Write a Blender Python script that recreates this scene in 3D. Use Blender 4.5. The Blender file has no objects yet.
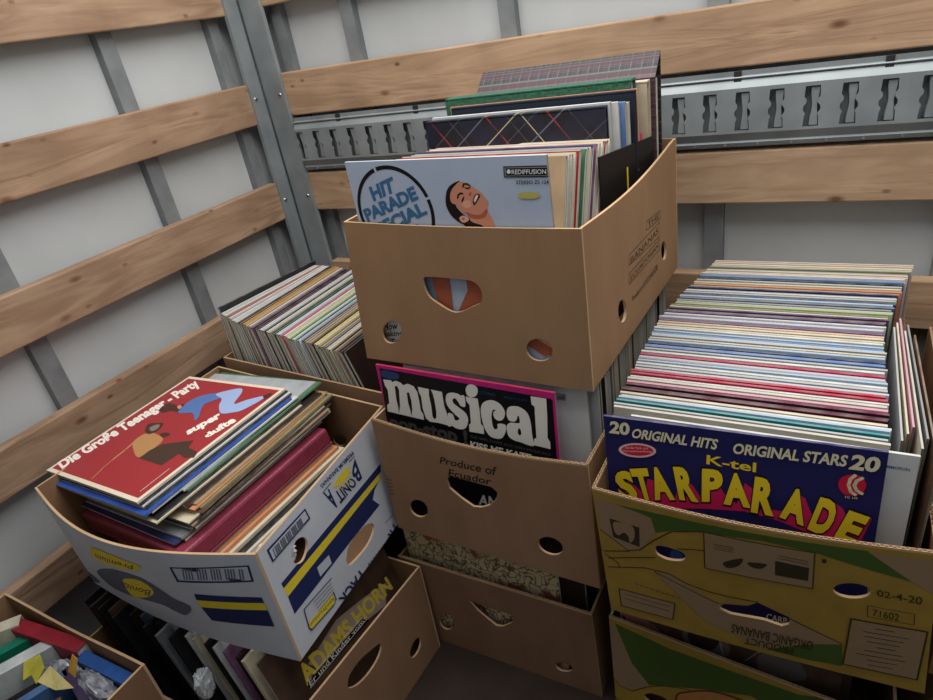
ART={'T_front': {'h': [(1,[[0.3516,0.6371],[0.3759,0.662],[0.4639,0.6641],[0.56,0.6599],[0.5964,0.6233],[0.6039,0.5707],[0.5961,0.523],[0.5552,0.4853],[0.4791,0.433],[0.4094,0.479],[0.3632,0.5374]]),(1,[[0.2047,0.233],[0.1964,0.2055],[0.1842,0.1808],[0.1694,0.1614],[0.1534,0.1492],[0.1376,0.1456],[0.1239,0.1511],[0.1134,0.165],[0.1074,0.186],[0.1063,0.212],[0.1104,0.2402],[0.1191,0.2678],[0.1316,0.2922],[0.1466,0.3109],[0.1626,0.3222],[0.178,0.3252],[0.1914,0.3196],[0.2015,0.3061],[0.2074,0.2858],[0.2085,0.2606]]),(1,[[0.8595,0.2283],[0.8525,0.2056],[0.8414,0.1861],[0.8272,0.1718],[0.8112,0.1642],[0.7949,0.1642],[0.7801,0.1718],[0.7683,0.1864],[0.7606,0.2063],[0.7578,0.2296],[0.7603,0.2539],[0.7677,0.2767],[0.7792,0.2959],[0.7937,0.3095],[0.8096,0.3164],[0.8256,0.3159],[0.8399,0.3083],[0.8514,0.2941],[0.8589,0.2748],[0.8617,0.2522]])],
'i': []},'T_right': {'h': [(1,[[0.3322,0.2155],[0.3286,0.1935],[0.3212,0.1775],[0.3109,0.1692],[0.2987,0.1692],[0.2858,0.1776],[0.2736,0.1933],[0.2632,0.2148],[0.2556,0.2398],[0.2516,0.2659],[0.2513,0.2907],[0.2548,0.3118],[0.2619,0.3273],[0.2717,0.3357],[0.2835,0.3363],[0.2962,0.3288],[0.3085,0.3139],[0.3192,0.293],[0.3272,0.2679],[0.3317,0.2412]]),(1,[[0.8389,0.2566],[0.8364,0.2354],[0.8304,0.2189],[0.8218,0.2089],[0.8112,0.2062],[0.7999,0.2112],[0.789,0.2232],[0.7794,0.2409],[0.7722,0.2627],[0.7679,0.2863],[0.767,0.3095],[0.7696,0.33],[0.7753,0.3461],[0.7837,0.3561],[0.794,0.359],[0.8051,0.3546],[0.8161,0.3432],[0.8259,0.3259],[0.8334,0.3042],[0.8379,0.2803]])],
'i': [('L','stamp',0.0012,1,[[0.5849,0.6451],[0.7652,0.6087],[0.763,0.5529],[0.582,0.5877]]),('L','stamp',0.0012,1,[[0.3795,0.5597],[0.7525,0.5336],[0.7485,0.4308],[0.3754,0.4958]]),('L','stamp',0.0012,1,[[0.3719,0.4404],[0.7476,0.41],[0.7447,0.3368],[0.3674,0.3704]]),('T','stamp','BANANAS',[[0.396,0.5327],[0.7324,0.5105],[0.7305,0.4645],[0.3934,0.4912]],0.0,0.0),('T','stamp','ECUADORIAN',[[0.3886,0.4149],[0.7278,0.3974],[0.7264,0.3631],[0.3863,0.3792]],0.0,0.0),('T','stamp','THE',[[0.6013,0.6292],[0.7456,0.6005],[0.7444,0.5702],[0.5994,0.5907]],0.0,0.0),('T','stamp','Produce of ECUADOR',[[0.3946,0.2614],[0.7123,0.2524],[0.7103,0.2046],[0.3922,0.2226]],0.0,0.0)]},'M_front': {'h': [(0,[[0.3464,0.6296],[0.3746,0.6613],[0.4769,0.659],[0.568,0.6561],[0.5945,0.6222],[0.5804,0.5526],[0.5434,0.4846],[0.501,0.4468],[0.4602,0.4325],[0.4022,0.4849],[0.3528,0.5477]]),(1,[[0.1903,0.2239],[0.1768,0.2023],[0.1611,0.1868],[0.1446,0.1791],[0.129,0.1801],[0.1159,0.1897],[0.1066,0.2069],[0.102,0.2299],[0.1027,0.2566],[0.1085,0.284],[0.1187,0.3096],[0.1324,0.3308],[0.1481,0.3455],[0.1644,0.3526],[0.1796,0.3512],[0.1923,0.3418],[0.2014,0.325],[0.2059,0.3026],[0.2055,0.2767],[0.2001,0.2496]]),(1,[[0.8555,0.2527],[0.8473,0.2288],[0.8349,0.2084],[0.8192,0.1935],[0.802,0.1856],[0.7848,0.1856],[0.7695,0.1936],[0.7575,0.2088],[0.7502,0.2297],[0.7482,0.254],[0.7518,0.2795],[0.7604,0.3034],[0.7733,0.3234],[0.7891,0.3377],[0.8062,0.3449],[0.823,0.3444],[0.8378,0.3364],[0.8494,0.3215],[0.8566,0.3013],[0.8587,0.2776]])],
'i': [('T','stamp_dark','Produce of',[[0.3422,0.8152],[0.6124,0.8396],[0.6004,0.7636],[0.3299,0.7538]],0.015,0.0),('T','stamp_dark','Ecuador',[[0.3727,0.7243],[0.5785,0.733],[0.5688,0.6709],[0.362,0.6568]],0.015,0.0),('L','stamp_dark',0.0015,0,[[-0.006,0.4772],[0.0312,0.4783]]),('L','stamp_dark',0.0015,0,[[-0.0076,0.4432],[0.0297,0.4445]]),('L','stamp_dark',0.0015,0,[[-0.0093,0.409],[0.0281,0.4104]]),('L','stamp_dark',0.0015,0,[[-0.0109,0.3745],[0.0266,0.3762]]),('L','stamp_dark',0.0015,0,[[-0.0126,0.3398],[0.0251,0.3417]])]},'M_right': {'h': [],
'i': []},'B_front': {'h': [(0,[[0.372,0.7168],[0.4709,0.7],[0.593,0.7031],[0.6091,0.6621],[0.585,0.5898],[0.5338,0.5079],[0.4974,0.4893],[0.4485,0.5557],[0.4063,0.6208]]),(1,[[0.2417,0.3887],[0.2435,0.3597],[0.2407,0.3253],[0.2334,0.289],[0.2223,0.2541],[0.2085,0.2241],[0.1932,0.2022],[0.178,0.1905],[0.1645,0.1903],[0.154,0.2017],[0.1476,0.2236],[0.1459,0.2536],[0.1491,0.2888],[0.1568,0.3255],[0.1682,0.3601],[0.1821,0.3893],[0.1972,0.4103],[0.2121,0.4212],[0.2252,0.421],[0.2354,0.4098]]),(1,[[0.8682,0.2447],[0.8632,0.2239],[0.8546,0.2042],[0.8433,0.1875],[0.8303,0.1755],[0.8169,0.1694],[0.8044,0.1698],[0.7942,0.1768],[0.7872,0.1897],[0.7841,0.2071],[0.7853,0.2273],[0.7906,0.2483],[0.7995,0.2679],[0.8109,0.2843],[0.8239,0.296],[0.8371,0.3017],[0.8493,0.3011],[0.8593,0.2941],[0.8662,0.2815],[0.8692,0.2645]])],
'i': []},'R_front': {'h': [(1,[[0.2043,0.6713],[0.2189,0.7029],[0.2631,0.7088],[0.2995,0.6964],[0.3057,0.6589],[0.29,0.6248],[0.2453,0.6047],[0.2094,0.6235]]),(0,[[0.3989,0.2969],[0.4189,0.3535],[0.4965,0.3908],[0.5261,0.4389],[0.6203,0.375],[0.62,0.3147],[0.5975,0.2833],[0.541,0.2992],[0.4408,0.2774]]),(1,[[0.8413,0.6945],[0.8389,0.6769],[0.8319,0.6595],[0.821,0.644],[0.8072,0.6319],[0.7919,0.6244],[0.7764,0.6223],[0.7625,0.626],[0.7515,0.6352],[0.7445,0.6489],[0.7423,0.6658],[0.7451,0.6842],[0.7525,0.7021],[0.7637,0.7177],[0.7777,0.7295],[0.7929,0.7363],[0.808,0.7377],[0.8215,0.7335],[0.8322,0.7242],[0.839,0.7108]])],
'i': [('P','print_kraft',[[0.0092,0.9396],[0.0847,0.9482],[0.2052,0.9074],[0.2132,0.8058],[0.1728,0.6853],[0.15,0.6331],[0.1036,0.5877],[0.0553,0.6326],[0.008,0.7005]]),('P','print_green',[[0.0732,0.9395],[0.2503,0.9569],[0.5427,0.9707],[0.8155,0.9763],[0.828,0.9742],[0.9429,0.8097],[0.8356,0.8483],[0.6873,0.9121],[0.5504,0.9278],[0.3722,0.9002],[0.2712,0.8527],[0.2133,0.8022],[0.2041,0.9074],[0.1675,0.9234]]),('P','print_kraft',[[0.8293,0.968],[0.9963,0.9674],[1.0057,0.7355],[0.943,0.8064]]),('P','print_dark',[[0.0513,0.8149],[0.1576,0.8076],[0.1496,0.6479],[0.0545,0.6697]]),('C','print_kraft',[[0.067,0.7954],[0.1249,0.8091],[0.1386,0.7668],[0.1307,0.6956],[0.1153,0.6634],[0.1119,0.7133],[0.0954,0.7177],[0.0736,0.6966],[0.062,0.7265]]),('C','print_dark',[[0.0848,0.7111],[0.103,0.7299],[0.1084,0.7111],[0.0931,0.6836]]),('L','print_line',0.0016,0,[[0.008,0.7005],[0.0565,0.6484],[0.1038,0.5909],[0.1495,0.6252],[0.2014,0.7331],[0.27,0.8461],[0.3735,0.9048]]),('L','print_line',0.0016,0,[[0.0091,0.5263],[0.1069,0.5868]]),('L','print_line',0.0016,0,[[0.0096,0.5032],[0.0378,0.4825],[0.0569,0.4558],[0.0653,0.425]]),('L','print_line',0.0016,0,[[0.0175,0.3961],[0.1609,0.4834],[0.2397,0.4932],[0.3007,0.4471],[0.3736,0.4278],[0.4449,0.4291],[0.5256,0.4436]]),('L','print_line',0.0016,0,[[0.2821,0.7179],[0.3257,0.7421],[0.3679,0.759]]),('L','print_line',0.0016,0,[[0.0232,0.4761],[0.2002,0.5978]]),('L','print_line',0.0016,0,[[0.1935,0.4774],[0.2655,0.3683],[0.3359,0.2388]]),('P','print_kraft',[[0.1967,0.4765],[0.2457,0.4864],[0.3002,0.4373],[0.4004,0.3438],[0.5074,0.3567],[0.6203,0.3687],[0.7707,0.2547],[0.6748,0.1881],[0.5372,0.0443],[0.4424,0.1097],[0.3567,0.1479]]),('P','print_green',[[0.549,0.0466],[0.6748,0.1816],[0.7708,0.2485],[0.7729,0.0697],[0.6749,0.0483]]),('L','print_line',0.0016,0,[[0.1907,0.4744],[0.4005,0.3471]]),('L','print_line',0.0016,0,[[0.6203,0.3687],[0.7707,0.2547]]),('P','print_kraft',[[0.3748,0.9032],[0.6922,0.9112],[0.6868,0.6479],[0.3678,0.6231]]),('L','print_line',0.0014,1,[[0.3748,0.9032],[0.6922,0.9112],[0.6868,0.6479],[0.3678,0.6231]]),('P','print_dark',[[0.5829,0.8028],[0.6774,0.797],[0.6744,0.6982],[0.5817,0.6945]]),('C','print_dark',[[0.4294,0.7059],[0.4878,0.7687],[0.475,0.7036],[0.4398,0.6679]]),('C','print_dark',[[0.504,0.7491],[0.5589,0.765],[0.542,0.7215],[0.5144,0.7175]]),('L','print_line',0.001,0,[[0.4046,0.83],[0.4615,0.8365]]),('L','print_line',0.001,0,[[0.404,0.8125],[0.4611,0.8193]]),('L','print_line',0.001,0,[[0.4034,0.795],[0.4606,0.802]]),('L','print_line',0.001,0,[[0.5918,0.8461],[0.6743,0.8418]]),('L','print_line',0.001,0,[[0.5916,0.8267],[0.6743,0.8228]]),('P','print_kraft',[[0.0473,0.2276],[0.2511,0.2394],[0.2371,0.0848],[0.0457,0.0721]]),('L','print_line',0.0016,1,[[0.0473,0.2276],[0.2511,0.2394],[0.2371,0.0848],[0.0457,0.0721]]),('L','print_line',0.001,0,[[0.0665,0.1938],[0.2319,0.1982]]),('L','print_line',0.001,0,[[0.0638,0.1509],[0.2298,0.1557]]),('L','print_line',0.0012,0,[[0.1112,0.3223],[0.1218,0.3132]]),('L','print_line',0.0012,0,[[0.1305,0.3207],[0.1409,0.3115]]),('L','print_line',0.0012,0,[[0.1496,0.319],[0.1599,0.3098]]),('L','print_line',0.0012,0,[[0.1685,0.3172],[0.1788,0.308]]),('L','print_line',0.0012,0,[[0.1873,0.3153],[0.1975,0.3061]]),('L','print_line',0.0012,0,[[0.2059,0.3134],[0.216,0.3041]]),('L','print_line',0.0012,0,[[0.2243,0.3114],[0.2344,0.3021]]),('L','print_line',0.0012,0,[[0.2426,0.3093],[0.2526,0.3]]),('L','print_line',0.0012,0,[[0.2608,0.3072],[0.2707,0.2978]]),('P','print_kraft',[[0.7935,0.4749],[0.9896,0.4849],[0.9762,0.1063],[0.7758,0.0917]]),('L','print_line',0.002,1,[[0.7935,0.4749],[0.9896,0.4849],[0.9762,0.1063],[0.7758,0.0917]]),('L','print_line',0.0011,0,[[0.859,0.4366],[0.9077,0.4401]]),('L','print_line',0.0011,0,[[0.828,0.398],[0.9452,0.4081]]),('L','print_line',0.0011,0,[[0.8316,0.362],[0.9348,0.3722]]),('L','print_line',0.0011,0,[[0.8404,0.3263],[0.9242,0.3358]]),('L','print_line',0.0011,0,[[0.8642,0.2924],[0.9136,0.2986]]),('L','print_line',0.0011,0,[[0.8327,0.2507],[0.9322,0.2647]]),('L','print_line',0.0011,0,[[0.8109,0.209],[0.941,0.2296]]),('L','print_line',0.0011,0,[[0.8403,0.1757],[0.9206,0.1895]]),('L','print_line',0.0011,0,[[0.8441,0.1378],[0.9097,0.1501]]),('T','print_line','02-4-20',[[0.8554,0.7252],[0.9701,0.7239],[0.9684,0.671],[0.857,0.6812]],0.01,0.0),('L','print_line',0.0008,1,[[0.8343,0.6004],[0.9543,0.5986],[0.9544,0.5205],[0.836,0.5184]]),('T','print_line','71602',[[0.849,0.5818],[0.9162,0.5794],[0.9164,0.5279],[0.8487,0.5329]],0.0,0.0),('P','print_line',[[0.7241,0.8715],[0.7229,0.8614],[0.7196,0.8541],[0.7155,0.8523],[0.7122,0.8567],[0.7109,0.8658],[0.7121,0.8759],[0.7154,0.8832],[0.7194,0.8849],[0.7227,0.8805]]),('T','print_line','ORGANIC BANANAS',[[0.688,0.1419],[0.4366,0.1226],[0.4425,0.2052],[0.6911,0.2256]],0.01,0.0),('T','print_line','PRODUCT',[[0.6299,0.0647],[0.4775,0.05],[0.4813,0.1153],[0.6325,0.1308]],0.01,0.0)]},'Q_front': {'h': [(1,[[0.1384,0.2991],[0.1673,0.3487],[0.2222,0.3566],[0.2381,0.3131],[0.2119,0.2452],[0.1653,0.2292],[0.1393,0.2501]])],
'i': [('P','print_kraft',[[-0.0016,0.9421],[0.0597,0.8882],[0.1595,0.433],[0.0811,0.2855],[0.0227,0.2846],[-0.0182,0.3904]]),('P','print_green',[[0.0251,0.962],[0.2454,0.9181],[0.471,0.9313],[0.7093,0.956],[1.0739,1.2546],[1.0785,1.2026],[0.7202,0.6975],[0.5505,0.7585],[0.3786,0.6291],[0.2417,0.5114],[0.1595,0.433],[0.0889,0.5971]]),('C','print_brown',[[0.2693,0.4345],[0.3115,0.5347],[0.4112,0.6545],[0.5137,0.693],[0.6275,0.6714],[0.7035,0.5848],[0.7107,0.4056],[0.6406,0.2607],[0.483,0.15],[0.3549,0.1388],[0.2843,0.2552]]),('C','print_orange',[[0.2781,0.4325],[0.32,0.5255],[0.4114,0.6364],[0.5064,0.6664],[0.6171,0.6473],[0.6936,0.5603],[0.6993,0.4142],[0.6323,0.2793],[0.4826,0.1799],[0.3592,0.1698],[0.2915,0.2763]]),('T','print_ink','Favorita',[[0.6747,0.376],[0.3047,0.242],[0.3094,0.3837],[0.6772,0.5506]],0.02,0.0),('L','print_line',0.0016,0,[[-0.0182,0.3904],[0.0227,0.2846],[0.0809,0.2777],[0.1497,0.4029],[0.2238,0.4988],[0.3286,0.5681]]),('L','print_line',0.0016,0,[[-0.0207,0.174],[0.0071,0.1013]]),('L','print_line',0.0016,0,[[-0.0311,0.0191],[0.1262,0.1588],[0.2009,0.1047],[0.2557,0.0148]]),('L','print_line',0.0016,0,[[0.1352,0.1306],[0.2184,0.0084]]),('P','print_kraft',[[0.0363,-0.0314],[0.1618,0.0187],[0.1598,-0.1037],[0.0455,-0.1336]]),('L','print_line',0.0016,1,[[0.0363,-0.0314],[0.1618,0.0187],[0.1598,-0.1037],[0.0455,-0.1336]])]},'W_right': {'h': [(1,[[0.1535,0.7626],[0.1936,0.7966],[0.2338,0.769],[0.2476,0.711],[0.227,0.6519],[0.1895,0.621],[0.1552,0.6453],[0.1398,0.7077]]),(1,[[0.4223,0.2638],[0.4557,0.3233],[0.5166,0.3404],[0.5947,0.3253],[0.6497,0.2809],[0.6643,0.2257],[0.6351,0.1758],[0.5757,0.1506],[0.4979,0.1585],[0.4328,0.1829],[0.4159,0.221]])],
'i': [('P','bonita_navy',[[0.0468,0.6503],[0.8516,0.6173],[0.8357,0.557],[0.0493,0.6018]]),('P','bonita_yellow',[[0.0493,0.6018],[0.8344,0.553],[0.8073,0.5092],[0.053,0.5208]]),('P','bonita_navy',[[0.0522,0.5183],[0.8039,0.5099],[0.7485,0.4843],[0.714,0.4316],[0.7501,0.3287],[0.4779,0.3446],[0.0506,0.3567]]),('P','print_pale',[[0.2443,0.4659],[0.3313,0.4471],[0.3295,0.3672],[0.244,0.3787]]),('T','bonita_navy','B',[[0.6932,0.6788],[0.6554,0.6715],[0.6296,0.7981],[0.6879,0.872]],0.03,0.0),('T','bonita_navy','ONIT',[[0.6507,0.6778],[0.5026,0.6813],[0.486,0.8091],[0.6233,0.7783]],0.03,0.0),('T','bonita_navy','A',[[0.4991,0.695],[0.4456,0.6932],[0.4237,0.8919],[0.4655,0.8765]],0.03,0.0),('P','bonita_yellow',[[0.6336,0.8713],[0.6232,0.8239],[0.5967,0.8063],[0.5648,0.8054],[0.5245,0.8252],[0.491,0.8536],[0.516,0.8708],[0.5656,0.8819]]),('L','bonita_yellow',0.0016,0,[[0.6112,0.8546],[0.6343,0.8526]]),('L','bonita_yellow',0.0016,0,[[0.6121,0.8275],[0.6349,0.8113]]),('L','bonita_yellow',0.0016,0,[[0.6075,0.8051],[0.6274,0.7762]]),('L','bonita_yellow',0.0016,0,[[0.5978,0.7897],[0.6126,0.7516]]),('L','bonita_yellow',0.0016,0,[[0.5842,0.7833],[0.5923,0.7401]]),('L','bonita_yellow',0.0016,0,[[0.5682,0.7864],[0.5688,0.7431]]),('L','bonita_yellow',0.0016,0,[[0.5517,0.7986],[0.5449,0.76]]),('L','bonita_yellow',0.0016,0,[[0.5364,0.8184],[0.5232,0.7885]]),('L','bonita_yellow',0.0016,0,[[0.5241,0.8436],[0.5059,0.8255]]),('T','bonita_navy','PREMIUM BANANAS',[[0.6936,0.9049],[0.4268,0.9293],[0.421,0.9653],[0.6835,0.945]],0.01,0.0),('L','bonita_navy',0.0015,0,[[0.6884,0.8888],[0.6437,0.8929]]),('L','bonita_navy',0.0015,0,[[0.4877,0.9003],[0.4232,0.8993]]),('P','bonita_navy',[[0.0437,0.9506],[0.2975,0.9313],[0.3056,0.8306],[0.047,0.8386]]),('P','print_pale',[[0.0529,0.9323],[0.2907,0.9183],[0.296,0.8467],[0.0552,0.8493]]),('P','print_grey',[[0.0677,0.92],[0.0738,0.9196],[0.0742,0.8498],[0.0674,0.8481]]),('P','print_grey',[[0.0792,0.9194],[0.089,0.9186],[0.0895,0.8486],[0.0789,0.8472]]),('P','print_grey',[[0.0908,0.9187],[0.1007,0.918],[0.1012,0.8477],[0.0906,0.8463]]),('P','print_grey',[[0.1024,0.918],[0.1086,0.9176],[0.1093,0.8472],[0.1023,0.8454]]),('P','print_grey',[[0.1142,0.9174],[0.1242,0.9166],[0.1249,0.8459],[0.1141,0.8445]]),('P','print_grey',[[0.126,0.9167],[0.1361,0.9159],[0.1369,0.845],[0.126,0.8436]]),('P','print_grey',[[0.1379,0.916],[0.1443,0.9155],[0.1452,0.8445],[0.138,0.8427]]),('P','print_grey',[[0.15,0.9153],[0.1602,0.9146],[0.1612,0.8432],[0.1501,0.8418]]),('P','print_grey',[[0.1621,0.9147],[0.1724,0.9139],[0.1734,0.8423],[0.1623,0.8409]]),('P','print_grey',[[0.1743,0.914],[0.1808,0.9135],[0.1819,0.8417],[0.1746,0.8399]]),('P','print_grey',[[0.1866,0.9133],[0.1971,0.9125],[0.1983,0.8404],[0.187,0.839]]),('P','print_grey',[[0.199,0.9126],[0.2096,0.9118],[0.2108,0.8395],[0.1994,0.8381]]),('P','print_grey',[[0.2114,0.9119],[0.2181,0.9114],[0.2194,0.8389],[0.212,0.8371]]),('P','print_grey',[[0.224,0.9112],[0.2348,0.9104],[0.2362,0.8376],[0.2247,0.8362]]),('P','print_grey',[[0.2367,0.9104],[0.2476,0.9096],[0.2491,0.8366],[0.2374,0.8352]]),('P','print_grey',[[0.2495,0.9097],[0.2563,0.9092],[0.2579,0.8361],[0.2503,0.8343]]),('L','bonita_navy',0.0018,0,[[0.0994,0.3125],[0.2949,0.276]]),('L','bonita_navy',0.0018,0,[[0.0994,0.3125],[0.0886,0.1422],[0.0974,0.1081],[0.2553,0.0691],[0.2794,0.0873],[0.2788,0.1615]]),('P','bonita_yellow',[[0.0943,0.182],[0.2675,0.155],[0.2751,0.1162],[0.2542,0.0816],[0.1004,0.1186],[0.0923,0.1451]]),('T','bonita_navy','Premium',[[0.2095,0.1136],[0.0959,0.1379],[0.0968,0.171],[0.2122,0.1498]],0,0.0),('T','bonita_navy','Bananas',[[0.2672,0.0995],[0.2156,0.1083],[0.2179,0.1433],[0.2659,0.1331]],0,0.0),('L','print_ink',0.001,0,[[0.1583,0.271],[0.2851,0.2425]]),('L','print_ink',0.001,0,[[0.1606,0.2386],[0.2847,0.2145]]),('L','print_ink',0.001,0,[[0.1629,0.206],[0.2844,0.1864]]),('L','print_ink',0.001,0,[[0.1652,0.173],[0.2841,0.1581]]),('T','bonita_navy','PACK',[[0.4936,-0.0643],[0.3036,-0.0517],[0.2881,0.0746],[0.4683,0.0709]],0.02,0.0),('T','bonita_navy','PR',[[0.8177,-0.0433],[0.7469,-0.0551],[0.7279,0.0364],[0.796,0.0619]],0.02,0.0),('L','bonita_navy',0.0012,0,[[0.744,0.1497],[0.8265,0.1292]]),('P','print_grey',[[0.5354,0.0269],[0.5454,0.0263],[0.5413,-0.0337],[0.5313,-0.0331]]),('P','print_grey',[[0.5566,0.0238],[0.5667,0.0233],[0.5627,-0.037],[0.5525,-0.0364]]),('P','print_grey',[[0.578,0.0208],[0.5883,0.0202],[0.5842,-0.0404],[0.574,-0.0397]]),('P','print_grey',[[0.5997,0.0177],[0.6101,0.0171],[0.606,-0.0437],[0.5957,-0.043]]),('P','print_grey',[[0.6216,0.0146],[0.6321,0.014],[0.6281,-0.0471],[0.6176,-0.0464]]),('P','print_grey',[[0.6438,0.0114],[0.6544,0.0108],[0.6504,-0.0505],[0.6398,-0.0498]]),('P','print_grey',[[0.6662,0.0083],[0.6769,0.0077],[0.673,-0.0539],[0.6623,-0.0532]]),('P','print_grey',[[0.6889,0.0051],[0.6997,0.0045],[0.6958,-0.0574],[0.6849,-0.0567]]),('P','print_grey',[[0.7118,0.0019],[0.7227,0.0013],[0.7188,-0.0609],[0.7079,-0.0601]])]},'W_front': {'h': [],
'i': [('P','bonita_navy',[[0.7139,0.855],[0.9707,0.9103],[0.9634,0.7642],[0.6995,0.6948]]),('P','print_pale',[[0.7209,0.8445],[0.9635,0.8966],[0.957,0.7774],[0.7124,0.7195]]),('P','print_grey',[[0.7551,0.85],[0.7605,0.8515],[0.7392,0.7329],[0.7333,0.7306]]),('P','print_grey',[[0.765,0.8526],[0.7704,0.854],[0.7498,0.7367],[0.744,0.7347]]),('P','print_grey',[[0.7748,0.8551],[0.7801,0.8564],[0.7603,0.7403],[0.7546,0.7384]]),('P','print_grey',[[0.7845,0.8574],[0.7897,0.8586],[0.7706,0.7437],[0.765,0.7419]]),('P','print_grey',[[0.8035,0.8614],[0.8085,0.8624],[0.7908,0.7497],[0.7853,0.7481]]),('P','print_grey',[[0.8128,0.8632],[0.8178,0.8641],[0.8007,0.7524],[0.7953,0.7509]]),('P','print_grey',[[0.822,0.8648],[0.8269,0.8656],[0.8104,0.7549],[0.8051,0.7536]]),('P','print_grey',[[0.8311,0.8663],[0.836,0.8671],[0.82,0.7573],[0.8148,0.756]]),('P','print_grey',[[0.849,0.8689],[0.8539,0.8696],[0.839,0.7615],[0.8339,0.7604]]),('P','print_grey',[[0.8579,0.8701],[0.8627,0.8707],[0.8483,0.7635],[0.8433,0.7624]]),('P','print_grey',[[0.8667,0.8711],[0.8715,0.8717],[0.8576,0.7653],[0.8526,0.7643]]),('P','print_grey',[[0.8754,0.8721],[0.8802,0.8726],[0.8668,0.7669],[0.8618,0.766]]),('P','print_grey',[[0.8927,0.8738],[0.8974,0.8742],[0.8849,0.77],[0.88,0.7692]]),('P','print_grey',[[0.9013,0.8746],[0.9059,0.8749],[0.8938,0.7714],[0.889,0.7707]]),('P','print_grey',[[0.9098,0.8753],[0.9144,0.8756],[0.9027,0.7728],[0.8979,0.7721]]),('P','print_grey',[[0.9182,0.8759],[0.9228,0.8762],[0.9116,0.774],[0.9068,0.7734]]),('P','print_grey',[[0.935,0.877],[0.9396,0.8773],[0.9291,0.7764],[0.9243,0.7758]]),('P','print_grey',[[0.9434,0.8775],[0.9479,0.8778],[0.9378,0.7775],[0.9331,0.7769]]),('P','bonita_navy',[[0.7345,0.5874],[0.965,0.6229],[0.9652,0.5723],[0.726,0.5189]]),('P','bonita_yellow',[[0.7252,0.5157],[0.9648,0.5698],[0.9652,0.5037],[0.7226,0.4399]]),('P','bonita_navy',[[0.7232,0.4345],[0.9657,0.5014],[0.9626,0.3416],[0.728,0.2873]]),('C','bonita_yellow',[[0.3102,0.7258],[0.4166,0.8469],[0.5832,0.8171],[0.5649,0.7492],[0.4813,0.6903],[0.2885,0.61]]),('T','bonita_navy','Premium',[[0.5407,0.7398],[0.2951,0.6234],[0.3442,0.7299],[0.5627,0.8034]],0,0.0),('C','print_grey',[[0.1427,0.2942],[0.3658,0.5745],[0.525,0.6471],[0.5866,0.5643],[0.6225,0.4723],[0.6759,0.4051],[0.6163,0.2687],[0.5661,0.2885],[0.5287,0.3175],[0.426,0.2777],[0.2718,0.1838],[0.1681,0.1733]]),('C','bonita_yellow',[[0.3838,0.4655],[0.4921,0.5892],[0.5438,0.569],[0.5387,0.4659],[0.442,0.32],[0.3415,0.2416]]),('T','bonita_navy','Bonita',[[0.495,0.3952],[0.3067,0.3023],[0.3692,0.4344],[0.5351,0.493]],0,0.0),('C','print_grey',[[-0.0442,0.3498],[-0.0164,0.2981],[-0.0003,0.1674],[0.0686,0.1084],[0.0462,0.0551],[-0.0385,0.0097],[-0.0583,0.1562]]),('C','bonita_yellow',[[-0.0284,0.2194],[-0.0011,0.2096],[-0.0103,0.1604],[-0.0382,0.1555]])]},'W_back': {'h': [(1,[[0.2838,0.4853],[0.2947,0.4636],[0.3074,0.4458],[0.3206,0.4338],[0.3331,0.4288],[0.3437,0.4313],[0.3511,0.4411],[0.3547,0.4573],[0.3541,0.4782],[0.3494,0.5016],[0.3411,0.5253],[0.33,0.5468],[0.3173,0.5642],[0.3041,0.5757],[0.2919,0.5803],[0.2817,0.5777],[0.2745,0.568],[0.2709,0.5522],[0.2714,0.5319],[0.2758,0.5088]])],
'i': []},'L_right': {'h': [(1,[[0.4087,0.7791],[0.4365,0.8349],[0.5089,0.8482],[0.5816,0.8143],[0.6398,0.7747],[0.637,0.7135],[0.5904,0.6624],[0.5212,0.6495],[0.4548,0.6758],[0.4108,0.7349]]),(1,[[0.8596,0.2591],[0.8448,0.25],[0.8294,0.2484],[0.8149,0.2542],[0.8028,0.2668],[0.7942,0.2848],[0.7899,0.3066],[0.7902,0.3299],[0.7952,0.3527],[0.8043,0.3727],[0.8166,0.3881],[0.8311,0.3973],[0.8463,0.3996],[0.8608,0.3945],[0.8731,0.3824],[0.8821,0.3645],[0.8867,0.3425],[0.8866,0.3185],[0.8816,0.2951],[0.8723,0.2746]])],
'i': []},'hit': {'h': [],
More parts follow.
